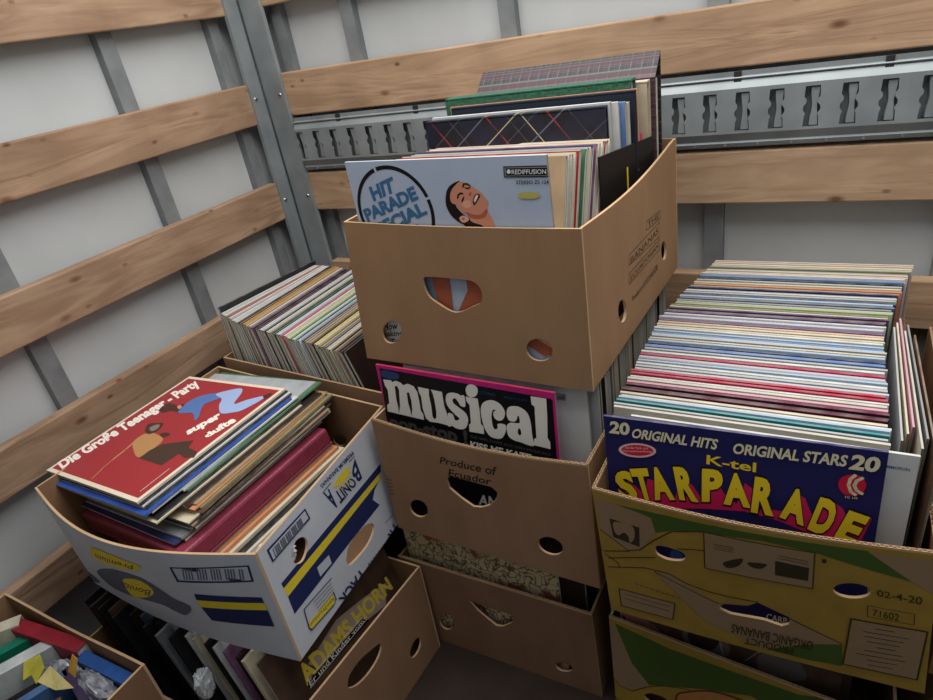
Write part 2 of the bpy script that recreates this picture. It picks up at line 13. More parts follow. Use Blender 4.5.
'i': [('P','ink_black',[[0.4307,0.842],[0.4262,0.8529],[0.4212,0.8636],[0.4156,0.8739],[0.4094,0.8839],[0.4026,0.8936],[0.3954,0.9029],[0.3876,0.9118],[0.3794,0.9202],[0.3707,0.9282],[0.3616,0.9357],[0.3521,0.9426],[0.3423,0.9491],[0.3321,0.955],[0.3216,0.9603],[0.3108,0.965],[0.2997,0.9691],[0.2885,0.9727],[0.2771,0.9756],[0.2655,0.9778],[0.2538,0.9795],[0.2421,0.9805],[0.2303,0.9808],[0.2186,0.9805],[0.2068,0.9796],[0.1951,0.978],[0.1836,0.9757],[0.1721,0.9729],[0.177,0.9555],[0.1875,0.9582],[0.1981,0.9602],[0.2087,0.9617],[0.2195,0.9625],[0.2303,0.9628],[0.2411,0.9625],[0.2518,0.9616],[0.2625,0.9601],[0.2731,0.958],[0.2836,0.9554],[0.2939,0.9521],[0.304,0.9483],[0.3139,0.944],[0.3235,0.9391],[0.3328,0.9337],[0.3419,0.9278],[0.3506,0.9214],[0.3589,0.9146],[0.3669,0.9073],[0.3744,0.8996],[0.3815,0.8914],[0.3881,0.8829],[0.3943,0.8741],[0.4,0.8649],[0.4051,0.8554],[0.4098,0.8457],[0.4139,0.8357]]),('P','ink_black',[[0.1598,0.969],[0.144,0.9629],[0.1287,0.9554],[0.114,0.9468],[0.1001,0.937],[0.0869,0.9262],[0.0747,0.9144],[0.0634,0.9016],[0.0532,0.888],[0.0441,0.8736],[0.0362,0.8585],[0.0295,0.8429],[0.024,0.8268],[0.0199,0.8103],[0.0171,0.7935],[0.0156,0.7765],[0.0154,0.7595],[0.0166,0.7425],[0.0192,0.7257],[0.0231,0.7091],[0.0282,0.6929],[0.0347,0.6771],[0.0423,0.6619],[0.0512,0.6474],[0.0612,0.6336],[0.0722,0.6207],[0.0842,0.6086],[0.0972,0.5976],[0.111,0.5876],[0.1255,0.5787],[0.1407,0.571],[0.1564,0.5646],[0.1727,0.5594],[0.1892,0.5555],[0.2061,0.5529],[0.223,0.5517],[0.2401,0.5518],[0.257,0.5533],[0.2738,0.5561],[0.2903,0.5603],[0.3064,0.5657],[0.3221,0.5724],[0.3372,0.5803],[0.3516,0.5894],[0.3652,0.5996],[0.378,0.6108],[0.3898,0.623],[0.4007,0.6362],[0.4104,0.6501],[0.4191,0.6648],[0.4265,0.6801],[0.4327,0.6959],[0.4376,0.7122],[0.4413,0.7289],[0.4436,0.7457],[0.4445,0.7627],[0.4441,0.7797],[0.4424,0.7967],[0.4393,0.8134],[0.4349,0.8298],[0.4177,0.8245],[0.4217,0.8094],[0.4246,0.7941],[0.4262,0.7786],[0.4265,0.763],[0.4256,0.7474],[0.4235,0.732],[0.4202,0.7167],[0.4157,0.7018],[0.41,0.6873],[0.4032,0.6733],[0.3953,0.6598],[0.3863,0.6471],[0.3764,0.635],[0.3656,0.6239],[0.3538,0.6135],[0.3414,0.6042],[0.3282,0.5959],[0.3144,0.5886],[0.3,0.5825],[0.2852,0.5775],[0.2701,0.5737],[0.2547,0.5712],[0.2392,0.5698],[0.2236,0.5697],[0.2081,0.5708],[0.1926,0.5732],[0.1775,0.5767],[0.1626,0.5815],[0.1482,0.5874],[0.1343,0.5944],[0.121,0.6026],[0.1083,0.6117],[0.0965,0.6218],[0.0854,0.6329],[0.0753,0.6447],[0.0662,0.6574],[0.0581,0.6707],[0.051,0.6846],[0.0451,0.699],[0.0404,0.7139],[0.0369,0.7291],[0.0345,0.7445],[0.0334,0.7601],[0.0335,0.7757],[0.0349,0.7912],[0.0375,0.8066],[0.0413,0.8217],[0.0463,0.8365],[0.0524,0.8508],[0.0597,0.8646],[0.068,0.8778],[0.0774,0.8903],[0.0877,0.902],[0.0989,0.9128],[0.1109,0.9227],[0.1237,0.9317],[0.1372,0.9396],[0.1512,0.9464],[0.1657,0.952]]),('T','hit_blue','HIT',[[0.1078,0.8826],[0.258,0.9317],[0.2569,0.8629],[0.1198,0.8163]],0.05,0.0),('T','hit_blue','PARADE',[[0.0391,0.776],[0.3619,0.8897],[0.378,0.8298],[0.0549,0.7157]],0.05,0.0),('T','hit_blue','SPECIAL',[[0.0443,0.692],[0.3897,0.8203],[0.4112,0.763],[0.0617,0.6275]],0.05,0.0),('T','hit_blue2','No 2',[[0.2445,0.6805],[0.3534,0.7199],[0.3586,0.6729],[0.2449,0.629]],0.04,0.0),('C','hair_black',[[0.6021,0.9076],[0.5651,0.8955],[0.5376,0.8756],[0.5214,0.8452],[0.5143,0.8108],[0.5187,0.7831],[0.5331,0.7554],[0.5603,0.7313],[0.5908,0.7145],[0.5928,0.6934],[0.7053,0.6968],[0.6783,0.7168],[0.6345,0.7296],[0.6188,0.75],[0.5941,0.7634],[0.5712,0.7872],[0.5627,0.8043],[0.5523,0.8316],[0.5552,0.8655],[0.5921,0.8952]]),('C','skin',[[0.5796,0.8904],[0.6013,0.9034],[0.6273,0.8998],[0.6547,0.8848],[0.6785,0.8715],[0.698,0.8551],[0.7163,0.8321],[0.7228,0.8156],[0.7134,0.7922],[0.7189,0.7688],[0.7318,0.7454],[0.7392,0.7099],[0.7418,0.6911],[0.6965,0.6896],[0.6783,0.7168],[0.6345,0.7296],[0.6215,0.7431],[0.6214,0.7638],[0.5954,0.7703],[0.5751,0.7873],[0.5666,0.8044],[0.545,0.8145],[0.5425,0.8418],[0.5558,0.8688]]),('C','skin_dark',[[0.6077,0.7739],[0.6445,0.7642],[0.6789,0.7648],[0.7091,0.7888],[0.7136,0.7755],[0.6955,0.7515],[0.6601,0.7439],[0.6266,0.7502]]),('C','skin_light',[[0.605,0.8216],[0.6357,0.8218],[0.6391,0.7982],[0.6148,0.7911],[0.594,0.8046]]),('C','skin_light',[[0.5714,0.7473],[0.5892,0.7581],[0.6117,0.7533],[0.6183,0.7431],[0.6078,0.7324],[0.5872,0.7267],[0.5748,0.7345]]),('C','skin_dark',[[0.583,0.7465],[0.5951,0.7478],[0.5957,0.7409],[0.5855,0.7389]]),('C','hair_black',[[0.622,0.8817],[0.6347,0.8784],[0.6505,0.8822],[0.6434,0.8743],[0.6281,0.8734]]),('C','hair_black',[[0.5947,0.8182],[0.6011,0.8317],[0.6126,0.8418],[0.6082,0.8284],[0.6002,0.8165]]),('L','hair_black',0.0022,0,[[0.6144,0.8818],[0.6206,0.8943],[0.6376,0.8941],[0.6494,0.8865]]),('L','hair_black',0.0022,0,[[0.5796,0.8351],[0.585,0.8486],[0.5979,0.8553],[0.6072,0.8536]]),('C','ink_lips',[[0.6513,0.8235],[0.6648,0.8469],[0.6828,0.8534],[0.6895,0.8445],[0.6761,0.8253],[0.6576,0.8058],[0.6509,0.8111]]),('C','ink_white',[[0.6581,0.8259],[0.671,0.8459],[0.6809,0.8469],[0.6721,0.8303],[0.6607,0.8169]]),('C','skin_dark',[[0.6363,0.8502],[0.6485,0.8611],[0.648,0.8518],[0.6418,0.8445]]),('P','ink_black',[[0.8148,0.9621],[1.0071,0.9618],[1.0024,0.9181],[0.8112,0.919]]),('P','ink_grey',[[0.819,0.9574],[1.0028,0.9572],[0.999,0.9221],[0.816,0.9227]]),('P','ink_black',[[0.8244,0.9542],[0.9998,0.9531],[0.9967,0.9245],[0.822,0.9257]]),('T','ink_white','REDIFFUSION',[[0.8494,0.9484],[0.9953,0.9473],[0.9933,0.9294],[0.8476,0.9305]],0.01,0.0),('P','ink_white',[[0.8447,0.9411],[0.8429,0.9364],[0.8392,0.933],[0.8347,0.9318],[0.8304,0.9332],[0.8277,0.9367],[0.8272,0.9414],[0.8291,0.9461],[0.8328,0.9495],[0.8374,0.9507],[0.8415,0.9493],[0.8442,0.9458]]),('T','ink_black','STEREO ZS 124',[[0.863,0.9058],[1.0011,0.9052],[1.0001,0.8907],[0.862,0.8908]],0.012,0.0),('C','smudge_yellow',[[0.8662,0.853],[0.9064,0.8592],[0.9463,0.856],[0.9585,0.8466],[0.937,0.8341],[0.8928,0.8334],[0.8693,0.8371]]),('P','ink_arm',[[0.3606,0.4918],[0.4648,0.489],[0.4484,0.2414],[0.3786,0.2332]]),('P','ink_arm',[[0.5553,0.6],[0.6933,0.5839],[0.6416,0.2642],[0.4405,0.2298],[0.5506,0.4066]]),('P','ink_greyblue',[[0.214,0.4819],[0.3606,0.4918],[0.3786,0.2332],[0.2394,0.2168]]),('C','ink_white',[[0.1186,0.128],[0.1074,0.0995],[0.0886,0.0723],[0.064,0.0491],[0.0358,0.0322],[0.007,0.0235],[-0.0197,0.0241],[-0.0414,0.0339],[-0.0558,0.052],[-0.0614,0.0765],[-0.0576,0.1049],[-0.0451,0.1341],[-0.0252,0.1612],[0.0001,0.1836],[0.028,0.1992],[0.056,0.2067],[0.0814,0.2055],[0.1019,0.1957],[0.1157,0.1784],[0.1215,0.1552]]),('T','ink_black','How',[[0.0009,0.1713],[0.096,0.1885],[0.0852,0.1469],[-0.0109,0.1288]],0.02,0.0),('T','ink_black','making',[[-0.0264,0.1209],[0.1166,0.1451],[0.1059,0.1031],[-0.0385,0.0775]],0.02,0.0),('T','ink_black','4 To',[[-0.0124,0.075],[0.0777,0.0934],[0.0682,0.0565],[-0.0227,0.0374]],0.02,0.0),('P','ink_arm',[[0.7823,0.1794],[0.8638,0.2008],[0.972,0.1458],[0.8973,0.1139]]),('P','skin_light',[[0.8638,0.2008],[0.9799,0.2265],[1.0003,0.1501],[0.972,0.1458]])]},'mus': {'h': [],
'i': [('P','ink_black',[[0.023,0.9829],[0.9807,0.9674],[0.9876,0.9618],[0.9855,0.6175],[0.9711,-0.0502],[-0.0498,-0.1013],[-0.0075,0.607]]),('C','mus_blue',[[0.0352,0.9699],[0.0913,0.9731],[0.1382,0.963],[0.1324,0.9365],[0.0876,0.9262],[0.0302,0.9334]]),('P','mus_white',[[0.0308,0.9152],[0.0847,0.9192],[0.0855,0.9076],[0.114,0.9213],[0.1432,0.9143],[0.156,0.9009],[0.1874,0.9157],[0.2222,0.906],[0.2389,0.8734],[0.24,0.8216],[0.2384,0.7618],[0.2498,0.7406],[0.2476,0.7046],[0.0144,0.7124],[0.0206,0.7548],[0.0379,0.7682],[0.0468,0.8538],[0.0349,0.8784]]),('P','ink_black',[[0.0988,0.8837],[0.1155,0.8903],[0.1227,0.8667],[0.1074,0.764],[0.0893,0.713],[0.0935,0.7581],[0.0919,0.805]]),('P','ink_black',[[0.1701,0.8583],[0.1845,0.8628],[0.1898,0.8125],[0.1842,0.7582],[0.1699,0.7116],[0.1702,0.7502],[0.1657,0.7949]]),('P','mus_white',[[0.2489,0.9072],[0.3921,0.9021],[0.3914,0.8167],[0.4,0.773],[0.396,0.6999],[0.3394,0.7043],[0.3128,0.7029],[0.2858,0.7008],[0.2623,0.7183],[0.2536,0.778],[0.2577,0.8508],[0.2492,0.8752]]),('P','ink_black',[[0.3159,0.9057],[0.3272,0.9038],[0.3346,0.877],[0.3374,0.8391],[0.3361,0.7738],[0.33,0.7363],[0.3163,0.7223],[0.3074,0.7385],[0.3109,0.8083],[0.3086,0.8661]]),('C','mus_white',[[0.4181,0.8915],[0.4509,0.9084],[0.4877,0.9067],[0.5001,0.8995],[0.5206,0.9019],[0.5173,0.8401],[0.4905,0.8383],[0.4801,0.8584],[0.4645,0.8777],[0.449,0.8667],[0.4502,0.8467],[0.4808,0.8238],[0.5141,0.7983],[0.5217,0.7581],[0.5005,0.7083],[0.4665,0.692],[0.4351,0.6947],[0.4204,0.7029],[0.3938,0.6981],[0.4046,0.7739],[0.4343,0.7764],[0.442,0.7454],[0.4591,0.7456],[0.4697,0.7607],[0.4487,0.7792],[0.4166,0.815],[0.4069,0.8516]]),('C','mus_white',[[0.5344,0.9424],[0.5515,0.9683],[0.5764,0.9754],[0.5986,0.9652],[0.6008,0.9384],[0.5851,0.9113],[0.5565,0.9002],[0.5371,0.9122]]),('P','mus_white',[[0.5279,0.8995],[0.5953,0.899],[0.5964,0.8298],[0.5931,0.7533],[0.606,0.7367],[0.6031,0.6922],[0.5194,0.6893],[0.5227,0.7324],[0.5356,0.7448],[0.5432,0.8512],[0.5283,0.8734]]),('C','mus_white',[[0.602,0.8184],[0.6151,0.8706],[0.6483,0.8981],[0.6841,0.9045],[0.7168,0.8892],[0.7359,0.8563],[0.7322,0.825],[0.7147,0.7986],[0.6905,0.7919],[0.673,0.8072],[0.672,0.8318],[0.6861,0.8512],[0.671,0.8471],[0.6593,0.8107],[0.6593,0.7541],[0.6701,0.736],[0.685,0.7467],[0.6898,0.7717],[0.7293,0.7747],[0.7278,0.7367],[0.7052,0.6936],[0.6739,0.6803],[0.6331,0.6895],[0.6091,0.7373]]),('C','mus_white',[[0.7476,0.8585],[0.7616,0.8824],[0.7911,0.8939],[0.8242,0.8911],[0.855,0.867],[0.8672,0.8212],[0.8688,0.748],[0.8726,0.6864],[0.8483,0.6796],[0.8203,0.6841],[0.8036,0.6886],[0.7694,0.6918],[0.7421,0.7081],[0.7346,0.7444],[0.739,0.7736],[0.7603,0.7935],[0.7978,0.798],[0.81,0.8066],[0.81,0.8341],[0.8035,0.842],[0.794,0.8157],[0.7814,0.8039],[0.7557,0.8037],[0.745,0.8262]]),('C','ink_black',[[0.8005,0.7695],[0.8101,0.7634],[0.811,0.7387],[0.8008,0.7284],[0.7932,0.743]]),('P','mus_white',[[0.8806,0.9642],[0.958,0.9651],[0.9555,0.8686],[0.9474,0.7466],[0.9587,0.7245],[0.9578,0.6839],[0.8716,0.6874],[0.8778,0.7251],[0.8897,0.734],[0.8925,0.8263],[0.8957,0.9103],[0.8819,0.9195]]),('T','mus_grey','non-stop !',[[0.02,0.6978],[0.505,0.6949],[0.4959,0.5744],[0.0096,0.5772]],0.04,0.0),('T','mus_dim','DIE WELTHITS AUS DEN MUSICALS',[[0.5229,0.6687],[0.9543,0.6577],[0.9545,0.6426],[0.522,0.6526]],0,0.0),('T','mus_white','KISS ME KATE',[[0.5152,0.6319],[0.8546,0.6288],[0.8488,0.5887],[0.5095,0.5822]],0.04,0.0),('P','mus_red',[[0.8603,0.6171],[0.9455,0.6299],[0.9508,0.5944],[0.8568,0.5789]]),('T','mus_blue','STEREO',[[0.6197,0.9477],[0.7008,0.9465],[0.6989,0.9312],[0.6172,0.9291]],0.01,0.0),('T','mus_blue','PPLP 5 8 001',[[0.7428,0.9407],[0.8625,0.9441],[0.8613,0.9322],[0.7412,0.9267]],0.0,0.0),('T','mus_white','AN',[[0.516,0.2851],[0.6333,0.2968],[0.6196,0.2162],[0.5057,0.2111]],0.03,0.0)]},'star': {'h': [],
'i': [('P','star_pink',[[0.0876,0.6883],[0.1573,0.6224],[0.1716,0.7105],[0.2226,0.6978],[0.2826,0.6215],[0.3041,0.7448],[0.3542,0.7171],[0.3923,0.6478],[0.4064,0.7761],[0.4406,0.7646],[0.4883,0.6804],[0.5238,0.6601],[0.5512,0.7702],[0.5789,0.7486],[0.6466,0.6618],[0.6837,0.6617],[0.739,0.758],[0.7612,0.7452],[0.7888,0.6698],[0.8443,0.756],[0.8827,0.7298],[0.9146,0.6661],[0.9724,0.717],[0.9798,0.7013],[0.9555,0.5857],[0.897,0.5594],[0.782,0.5798],[0.6755,0.6122],[0.5525,0.6286],[0.3953,0.6029],[0.1545,0.547],[0.0669,0.6013]]),('C','star_blue2',[[0.4913,0.5132],[0.5115,0.5808],[0.5477,0.5487],[0.5969,0.5423],[0.6516,0.5475],[0.513,0.5091]]),('T','ink_black','S',[[0.0172,0.719],[0.1017,0.7522],[0.1398,0.5678],[0.0513,0.544]],0.09,0.0),('T','star_yellow','S',[[0.0225,0.7127],[0.0997,0.7432],[0.1344,0.5747],[0.0537,0.5532]],0.055,0.0),('T','ink_black','T',[[0.0912,0.7528],[0.174,0.7748],[0.2022,0.5935],[0.1321,0.5788]],0.09,0.0),('T','star_yellow','T',[[0.0963,0.7462],[0.1719,0.7664],[0.1976,0.6008],[0.1337,0.5874]],0.055,0.0),('T','ink_black','A',[[0.167,0.7785],[0.2446,0.7941],[0.2903,0.6147],[0.1974,0.5923]],0.09,0.0),('T','star_yellow','A',[[0.172,0.7713],[0.2429,0.7856],[0.2845,0.6218],[0.1999,0.6015]],0.055,0.0),('T','ink_black','R',[[0.2719,0.8016],[0.3554,0.8184],[0.3828,0.6244],[0.2985,0.6188]],0.09,0.0),('T','star_yellow','R',[[0.2768,0.7943],[0.353,0.8097],[0.378,0.6326],[0.3011,0.6276]],0.055,0.0),('T','ink_black','P',[[0.3873,0.8161],[0.4735,0.8278],[0.4748,0.6492],[0.3859,0.6297]],0.09,0.0),('T','star_yellow','P',[[0.3911,0.8088],[0.4699,0.8196],[0.4709,0.6565],[0.3899,0.6388]],0.055,0.0),('T','ink_black','A',[[0.4842,0.814],[0.5473,0.8271],[0.581,0.6433],[0.4692,0.6381]],0.09,0.0),('T','star_yellow','A',[[0.4874,0.8069],[0.5451,0.819],[0.5757,0.6511],[0.4738,0.6465]],0.055,0.0),('T','ink_black','R',[[0.5826,0.8195],[0.6671,0.8196],[0.6627,0.6209],[0.5716,0.6223]],0.09,0.0),('T','star_yellow','R',[[0.586,0.8111],[0.6632,0.8113],[0.659,0.6298],[0.576,0.6312]],0.055,0.0),('T','ink_black','A',[[0.701,0.7883],[0.7694,0.7953],[0.7686,0.6],[0.6733,0.625]],0.09,0.0),('T','star_yellow','A',[[0.7034,0.781],[0.7659,0.7875],[0.765,0.6092],[0.6782,0.632]],0.055,0.0),('T','ink_black','D',[[0.8094,0.7727],[0.8834,0.7622],[0.8468,0.5622],[0.7722,0.5915]],0.09,0.0),('T','star_yellow','D',[[0.811,0.7642],[0.8787,0.7547],[0.8452,0.5721],[0.7772,0.5989]],0.055,0.0),('T','ink_black','E',[[0.9057,0.733],[0.9807,0.7135],[0.9331,0.5445],[0.8606,0.5679]],0.09,0.0),('T','star_yellow','E',[[0.907,0.7251],[0.9756,0.7074],[0.932,0.5531],[0.866,0.5745]],0.055,0.0),('T','star_cream','20',[[0.0284,0.9824],[0.111,0.9836],[0.1049,0.92],[0.019,0.919]],0.04,0.0),('T','star_cream','ORIGINAL HITS',[[0.122,0.9598],[0.4514,0.9621],[0.4456,0.911],[0.1127,0.9113]],0.03,0.2),('T','star_cream','ORIGINAL STARS',[[0.5062,0.9549],[0.8824,0.9685],[0.8811,0.917],[0.5034,0.9043]],0.03,0.2),('T','star_cream','20',[[0.8943,0.9765],[0.9814,0.9775],[0.9796,0.9107],[0.8893,0.908]],0.04,0.1),('T','star_yellow','K-tel',[[0.4095,0.8811],[0.5885,0.8768],[0.5883,0.8316],[0.4075,0.8356]],0.02,0.0),('P','star_rim',[[0.2127,0.8613],[0.2095,0.8515],[0.2012,0.8417],[0.1885,0.8325],[0.172,0.8246],[0.1529,0.8184],[0.1325,0.8146],[0.1121,0.8132],[0.0932,0.8146],[0.0771,0.8185],[0.0651,0.8248],[0.0579,0.833],[0.0561,0.8425],[0.0598,0.8526],[0.0687,0.8626],[0.0821,0.8718],[0.0991,0.8796],[0.1184,0.8854],[0.1387,0.889],[0.1587,0.89],[0.1769,0.8885],[0.1923,0.8845],[0.2039,0.8783],[0.2108,0.8704]]),('P','star_red',[[0.2014,0.8599],[0.1987,0.8525],[0.1917,0.8451],[0.1808,0.838],[0.1669,0.8319],[0.1506,0.8271],[0.1333,0.824],[0.116,0.8228],[0.0999,0.8235],[0.0862,0.8263],[0.0759,0.8308],[0.0697,0.8368],[0.0681,0.8439],[0.0711,0.8515],[0.0786,0.8591],[0.0899,0.8662],[0.1043,0.8722],[0.1207,0.8769],[0.138,0.8798],[0.155,0.8808],[0.1706,0.8799],[0.1838,0.8771],[0.1937,0.8726],[0.1997,0.8668]]),('T','star_rim','Aus der Funk- und',[[0.0838,0.8642],[0.1801,0.8767],[0.1797,0.865],[0.0831,0.8513]],0.01,0.0),('T','star_rim','Fernsehwerbung',[[0.0762,0.844],[0.1937,0.8618],[0.1933,0.849],[0.0755,0.83]],0.01,0.0),('C','star_red',[[0.8621,0.8346],[0.8707,0.8687],[0.8989,0.8881],[0.9287,0.8849],[0.948,0.8537],[0.9388,0.8128],[0.9106,0.7945],[0.8799,0.7992]]),('L','star_cream',0.0035,0,[[0.9109,0.8868],[0.8975,0.8667],[0.8946,0.8389],[0.9037,0.8116],[0.9188,0.8003]]),('L','star_cream',0.0035,0,[[0.9338,0.8793],[0.9176,0.8633],[0.9124,0.8409],[0.9208,0.8214],[0.9391,0.8099]]),('T','star_cream','TG 143',[[0.8856,0.7876],[0.9262,0.7912],[0.9271,0.7816],[0.8865,0.7779]],0,0.0),('T','star_cream','CARP',[[0.6568,0.0942],[0.7363,0.0955],[0.7355,0.0565],[0.6555,0.0547]],0.02,0.0),('C','star_blue2',[[0.2644,0.3363],[0.304,0.3319],[0.3154,0.297],[0.2634,0.2808]])]},'red': {'h': [],
'i': [('P','red_cover',[[0.025,0.025],[0.975,0.025],[0.975,0.975],[0.025,0.975]]),('T','red_white','Die Große Teenager - Party',[[0.067,1.0123],[0.9711,0.9169],[0.9195,0.7241],[0.0316,0.8415]],0.045,0.0),('T','red_white','super',[[0.5081,0.3231],[0.7015,0.2579],[0.6598,0.1699],[0.4756,0.2469]],0.05,0.0),('T','red_white','dufte',[[0.5029,0.1533],[0.6881,0.1257],[0.6613,0.0393],[0.495,0.094]],0.05,0.0),('L','red_white',0.001,0,[[0.0618,0.0695],[0.2364,0.0745]]),('C','fig_ochre',[[0.3458,0.6222],[0.4132,0.6305],[0.4439,0.5862],[0.4253,0.4374],[0.3793,0.3919],[0.2711,0.3948],[0.2552,0.4312],[0.2993,0.5428]]),('L','fig_ochre',0.005,0,[[0.3399,0.6121],[0.28,0.5944],[0.1978,0.5819]]),('L','fig_ochre',0.0022,0,[[0.1978,0.5819],[0.1266,0.566],[0.0418,0.5294]]),('P','fig_dark',[[0.2489,0.3936],[0.3161,0.3973],[0.3826,0.3619],[0.4575,0.1718],[0.4034,0.1398],[0.2428,0.1601]]),('P','fig_dark',[[0.3505,0.1765],[0.403,0.1555],[0.3837,0.0286],[0.343,0.0052],[0.3272,0.0738]]),('C','fig_hair',[[0.4593,0.6779],[0.5043,0.7129],[0.5265,0.643],[0.5327,0.5925],[0.4835,0.5562],[0.4351,0.572],[0.429,0.6185]]),('C','fig_grey',[[0.4729,0.6522],[0.505,0.6467],[0.516,0.6075],[0.4871,0.5805],[0.4542,0.5934]]),('C','fig_hair',[[0.4456,0.4965],[0.4679,0.4678],[0.463,0.4119],[0.4267,0.4307]]),('C','fig_hair',[[0.6431,0.8109],[0.7095,0.8094],[0.7013,0.6902],[0.7252,0.6592],[0.6515,0.6065],[0.6468,0.6844],[0.619,0.7377]]),('C','skin',[[0.6926,0.6867],[0.7081,0.6719],[0.6922,0.635],[0.6732,0.6387]]),('C','fig_blue',[[0.6587,0.6172],[0.7467,0.6434],[0.8179,0.6141],[0.8628,0.511],[0.8296,0.4223],[0.7564,0.474],[0.6991,0.4389],[0.6398,0.3786],[0.6063,0.3747],[0.6581,0.4699],[0.6386,0.578]]),('C','fig_jeans',[[0.8549,0.5004],[0.9004,0.4534],[0.9432,0.3596],[0.9048,0.2999],[0.7962,0.2373],[0.8451,0.1797],[0.9003,0.093],[0.8784,0.0626],[0.7579,0.1047],[0.7229,0.1572],[0.6997,0.2389],[0.7609,0.3401],[0.8212,0.3937]]),('P','fig_hair',[[0.9003,0.093],[0.9404,0.0681],[0.9275,0.0346],[0.8724,0.0447]])]},'kids': {'h': [],
'i': [('P','kid_light',[[0.223,0.7345],[0.4874,0.77],[0.7126,0.7038],[0.9012,0.6308],[0.8281,0.5213],[0.6485,0.5779],[0.2957,0.6026]]),('P','kid_blue',[[1.1564,0.694],[1.2226,0.5727],[1.2074,0.3419],[1.0444,0.4021]]),('T','kid_yellow','ADAMS HORN',[[0.1492,0.7826],[0.9226,0.6629],[0.9326,0.5524],[0.158,0.6451]],0.04,0.0),('P','ink_black',[[0.1681,0.6608],[0.6336,0.6124],[0.6764,0.5623],[0.163,0.6172]]),('L','ink_white',0.0012,0,[[0.1706,0.6718],[0.6327,0.6253]]),('L','ink_white',0.0012,0,[[0.1655,0.6211],[0.6609,0.5823]]),('T','ink_white','Er und Kinder vom',[[0.1763,0.6618],[0.6259,0.6148],[0.643,0.5839],[0.1713,0.6253]],0.01,0.0)]},'qlp': {'h': [],
'i': [('C','q_pink',[[-0.0384,0.7376],[0.032,0.7783],[0.1524,0.7466],[0.2158,0.6806],[0.225,0.5862],[0.1699,0.5741],[0.0577,0.584],[-0.01,0.6179]]),('L','ink_black',0.003,0,[[0.0185,0.7314],[0.0584,0.6013],[0.1033,0.5903]]),('L','q_pale',0.0015,0,[[0.174,0.7409],[0.2158,0.6806],[0.2412,0.578]]),('C','q_grey',[[0.3219,0.7657],[0.3726,0.8373],[0.4707,0.8548],[0.5303,0.7779],[0.5327,0.6932],[0.4746,0.6538],[0.3735,0.6481],[0.3269,0.6885]]),('C','q_dark',[[0.3424,0.7523],[0.3828,0.8037],[0.4617,0.8168],[0.4918,0.7735],[0.454,0.6908],[0.3733,0.6804]]),('L','q_pale',0.002,0,[[0.4322,0.8282],[0.4915,0.7888],[0.5084,0.688]]),('L','q_pale',0.0015,0,[[0.6093,0.6955],[0.6614,0.7855],[0.748,0.8466]]),('C','q_grey',[[0.671,0.7755],[0.7574,0.8368],[0.8284,0.8158],[0.863,0.6994],[0.7242,0.634],[0.6663,0.68]])]}}
BOX={'T': {'b': [(0.624,-0.567,0.655),(1.023,-0.582,0.655),(1.043,-0.13,0.655),(0.644,-0.115,0.655)],'t': [(0.637,-0.555,0.889),(1.025,-0.583,0.889),(1.039,-0.117,0.889),(0.651,-0.089,0.889)]},'M': {'b': [(0.644,-0.625,0.33),(1.029,-0.637,0.33),(1.04,-0.14,0.33),(0.655,-0.128,0.33)],'t': [(0.646,-0.621,0.568),(1.027,-0.637,0.568),(1.038,-0.14,0.568),(0.657,-0.124,0.568)]},'B': {'b': [(0.61,-0.606,0),(1.001,-0.604,0),(1.006,-0.11,0),(0.615,-0.11,0)],'t': [(0.61,-0.613,0.232),(1.001,-0.615,0.232),(1.006,-0.11,0.232),(0.615,-0.11,0.232)]},'R': {'b': [(1.053,-0.661,0.322),(1.441,-0.652,0.322),(1.431,-0.05,0.322),(1.05,-0.05,0.322)],'t': [(1.042,-0.668,0.557),(1.421,-0.661,0.557),(1.412,-0.045,0.557),(1.046,-0.045,0.557)]},'Q': {'b': [(1.03,-0.612,0),(1.425,-0.64,0),(1.425,-0.06,0),(1.03,-0.06,0)],'t': [(1.03,-0.612,0.237),(1.425,-0.648,0.237),(1.425,-0.06,0.237),(1.03,-0.06,0.237)]},'W': {'b': [(0.15,-0.925,0.318),(0.645,-0.908,0.318),(0.625,-0.545,0.318),(0.15,-0.51,0.318)],'t': [(0.138,-0.925,0.545),(0.649,-0.91,0.545),(0.616,-0.55,0.545),(0.14,-0.506,0.545)]},'L': {'b': [(0.15,-1.008,0),(0.64,-1.008,0),(0.662,-0.618,0),(0.155,-0.618,0)],'t': [(0.15,-1.008,0.233),(0.636,-1.008,0.233),(0.666,-0.619,0.233),(0.155,-0.619,0.233)]}}
BUL={'Rf': (0.014, 0.004), 'Wf': (0.052, 0.018)}
FR={'hit': [[0.663, -0.54934, 0.9765], [0.9974, -0.07204, 0.0], [0.0, 0.0, 1.0]], 'mus': [[0.6505, -0.57949, 0.65731], [0.99969, -0.01696, -0.01826], [0.01872, 0.02721, 0.99945]], 'star': [[1.04998, -0.62406, 0.64801], [0.99986, 0.0106, 0.01261], [-0.01288, 0.02538, 0.99959]]}
CAM=([[0.874292, 0.458599, -0.159063], [0.093016, -0.479909, -0.872374], [-0.476405, 0.747914, -0.462237]],[1.28617, -1.29474, 1.14127],642.181)
WORLD=.42;OVERHEAD_E=20.;EXPO=.45;OVERHEAD_P=(1.0,-.55,1.9);OVERHEAD_S=(1.6,1.0)
import bpy, bmesh, math, random
from mathutils import Vector, Matrix
from mathutils.geometry import tessellate_polygon
R=random.Random(7)
scn=bpy.context.scene; COL=scn.collection
def lin(c): return tuple(((x/255)/12.92 if x/255<=.04045 else ((x/255+.055)/1.055)**2.4) for x in c)
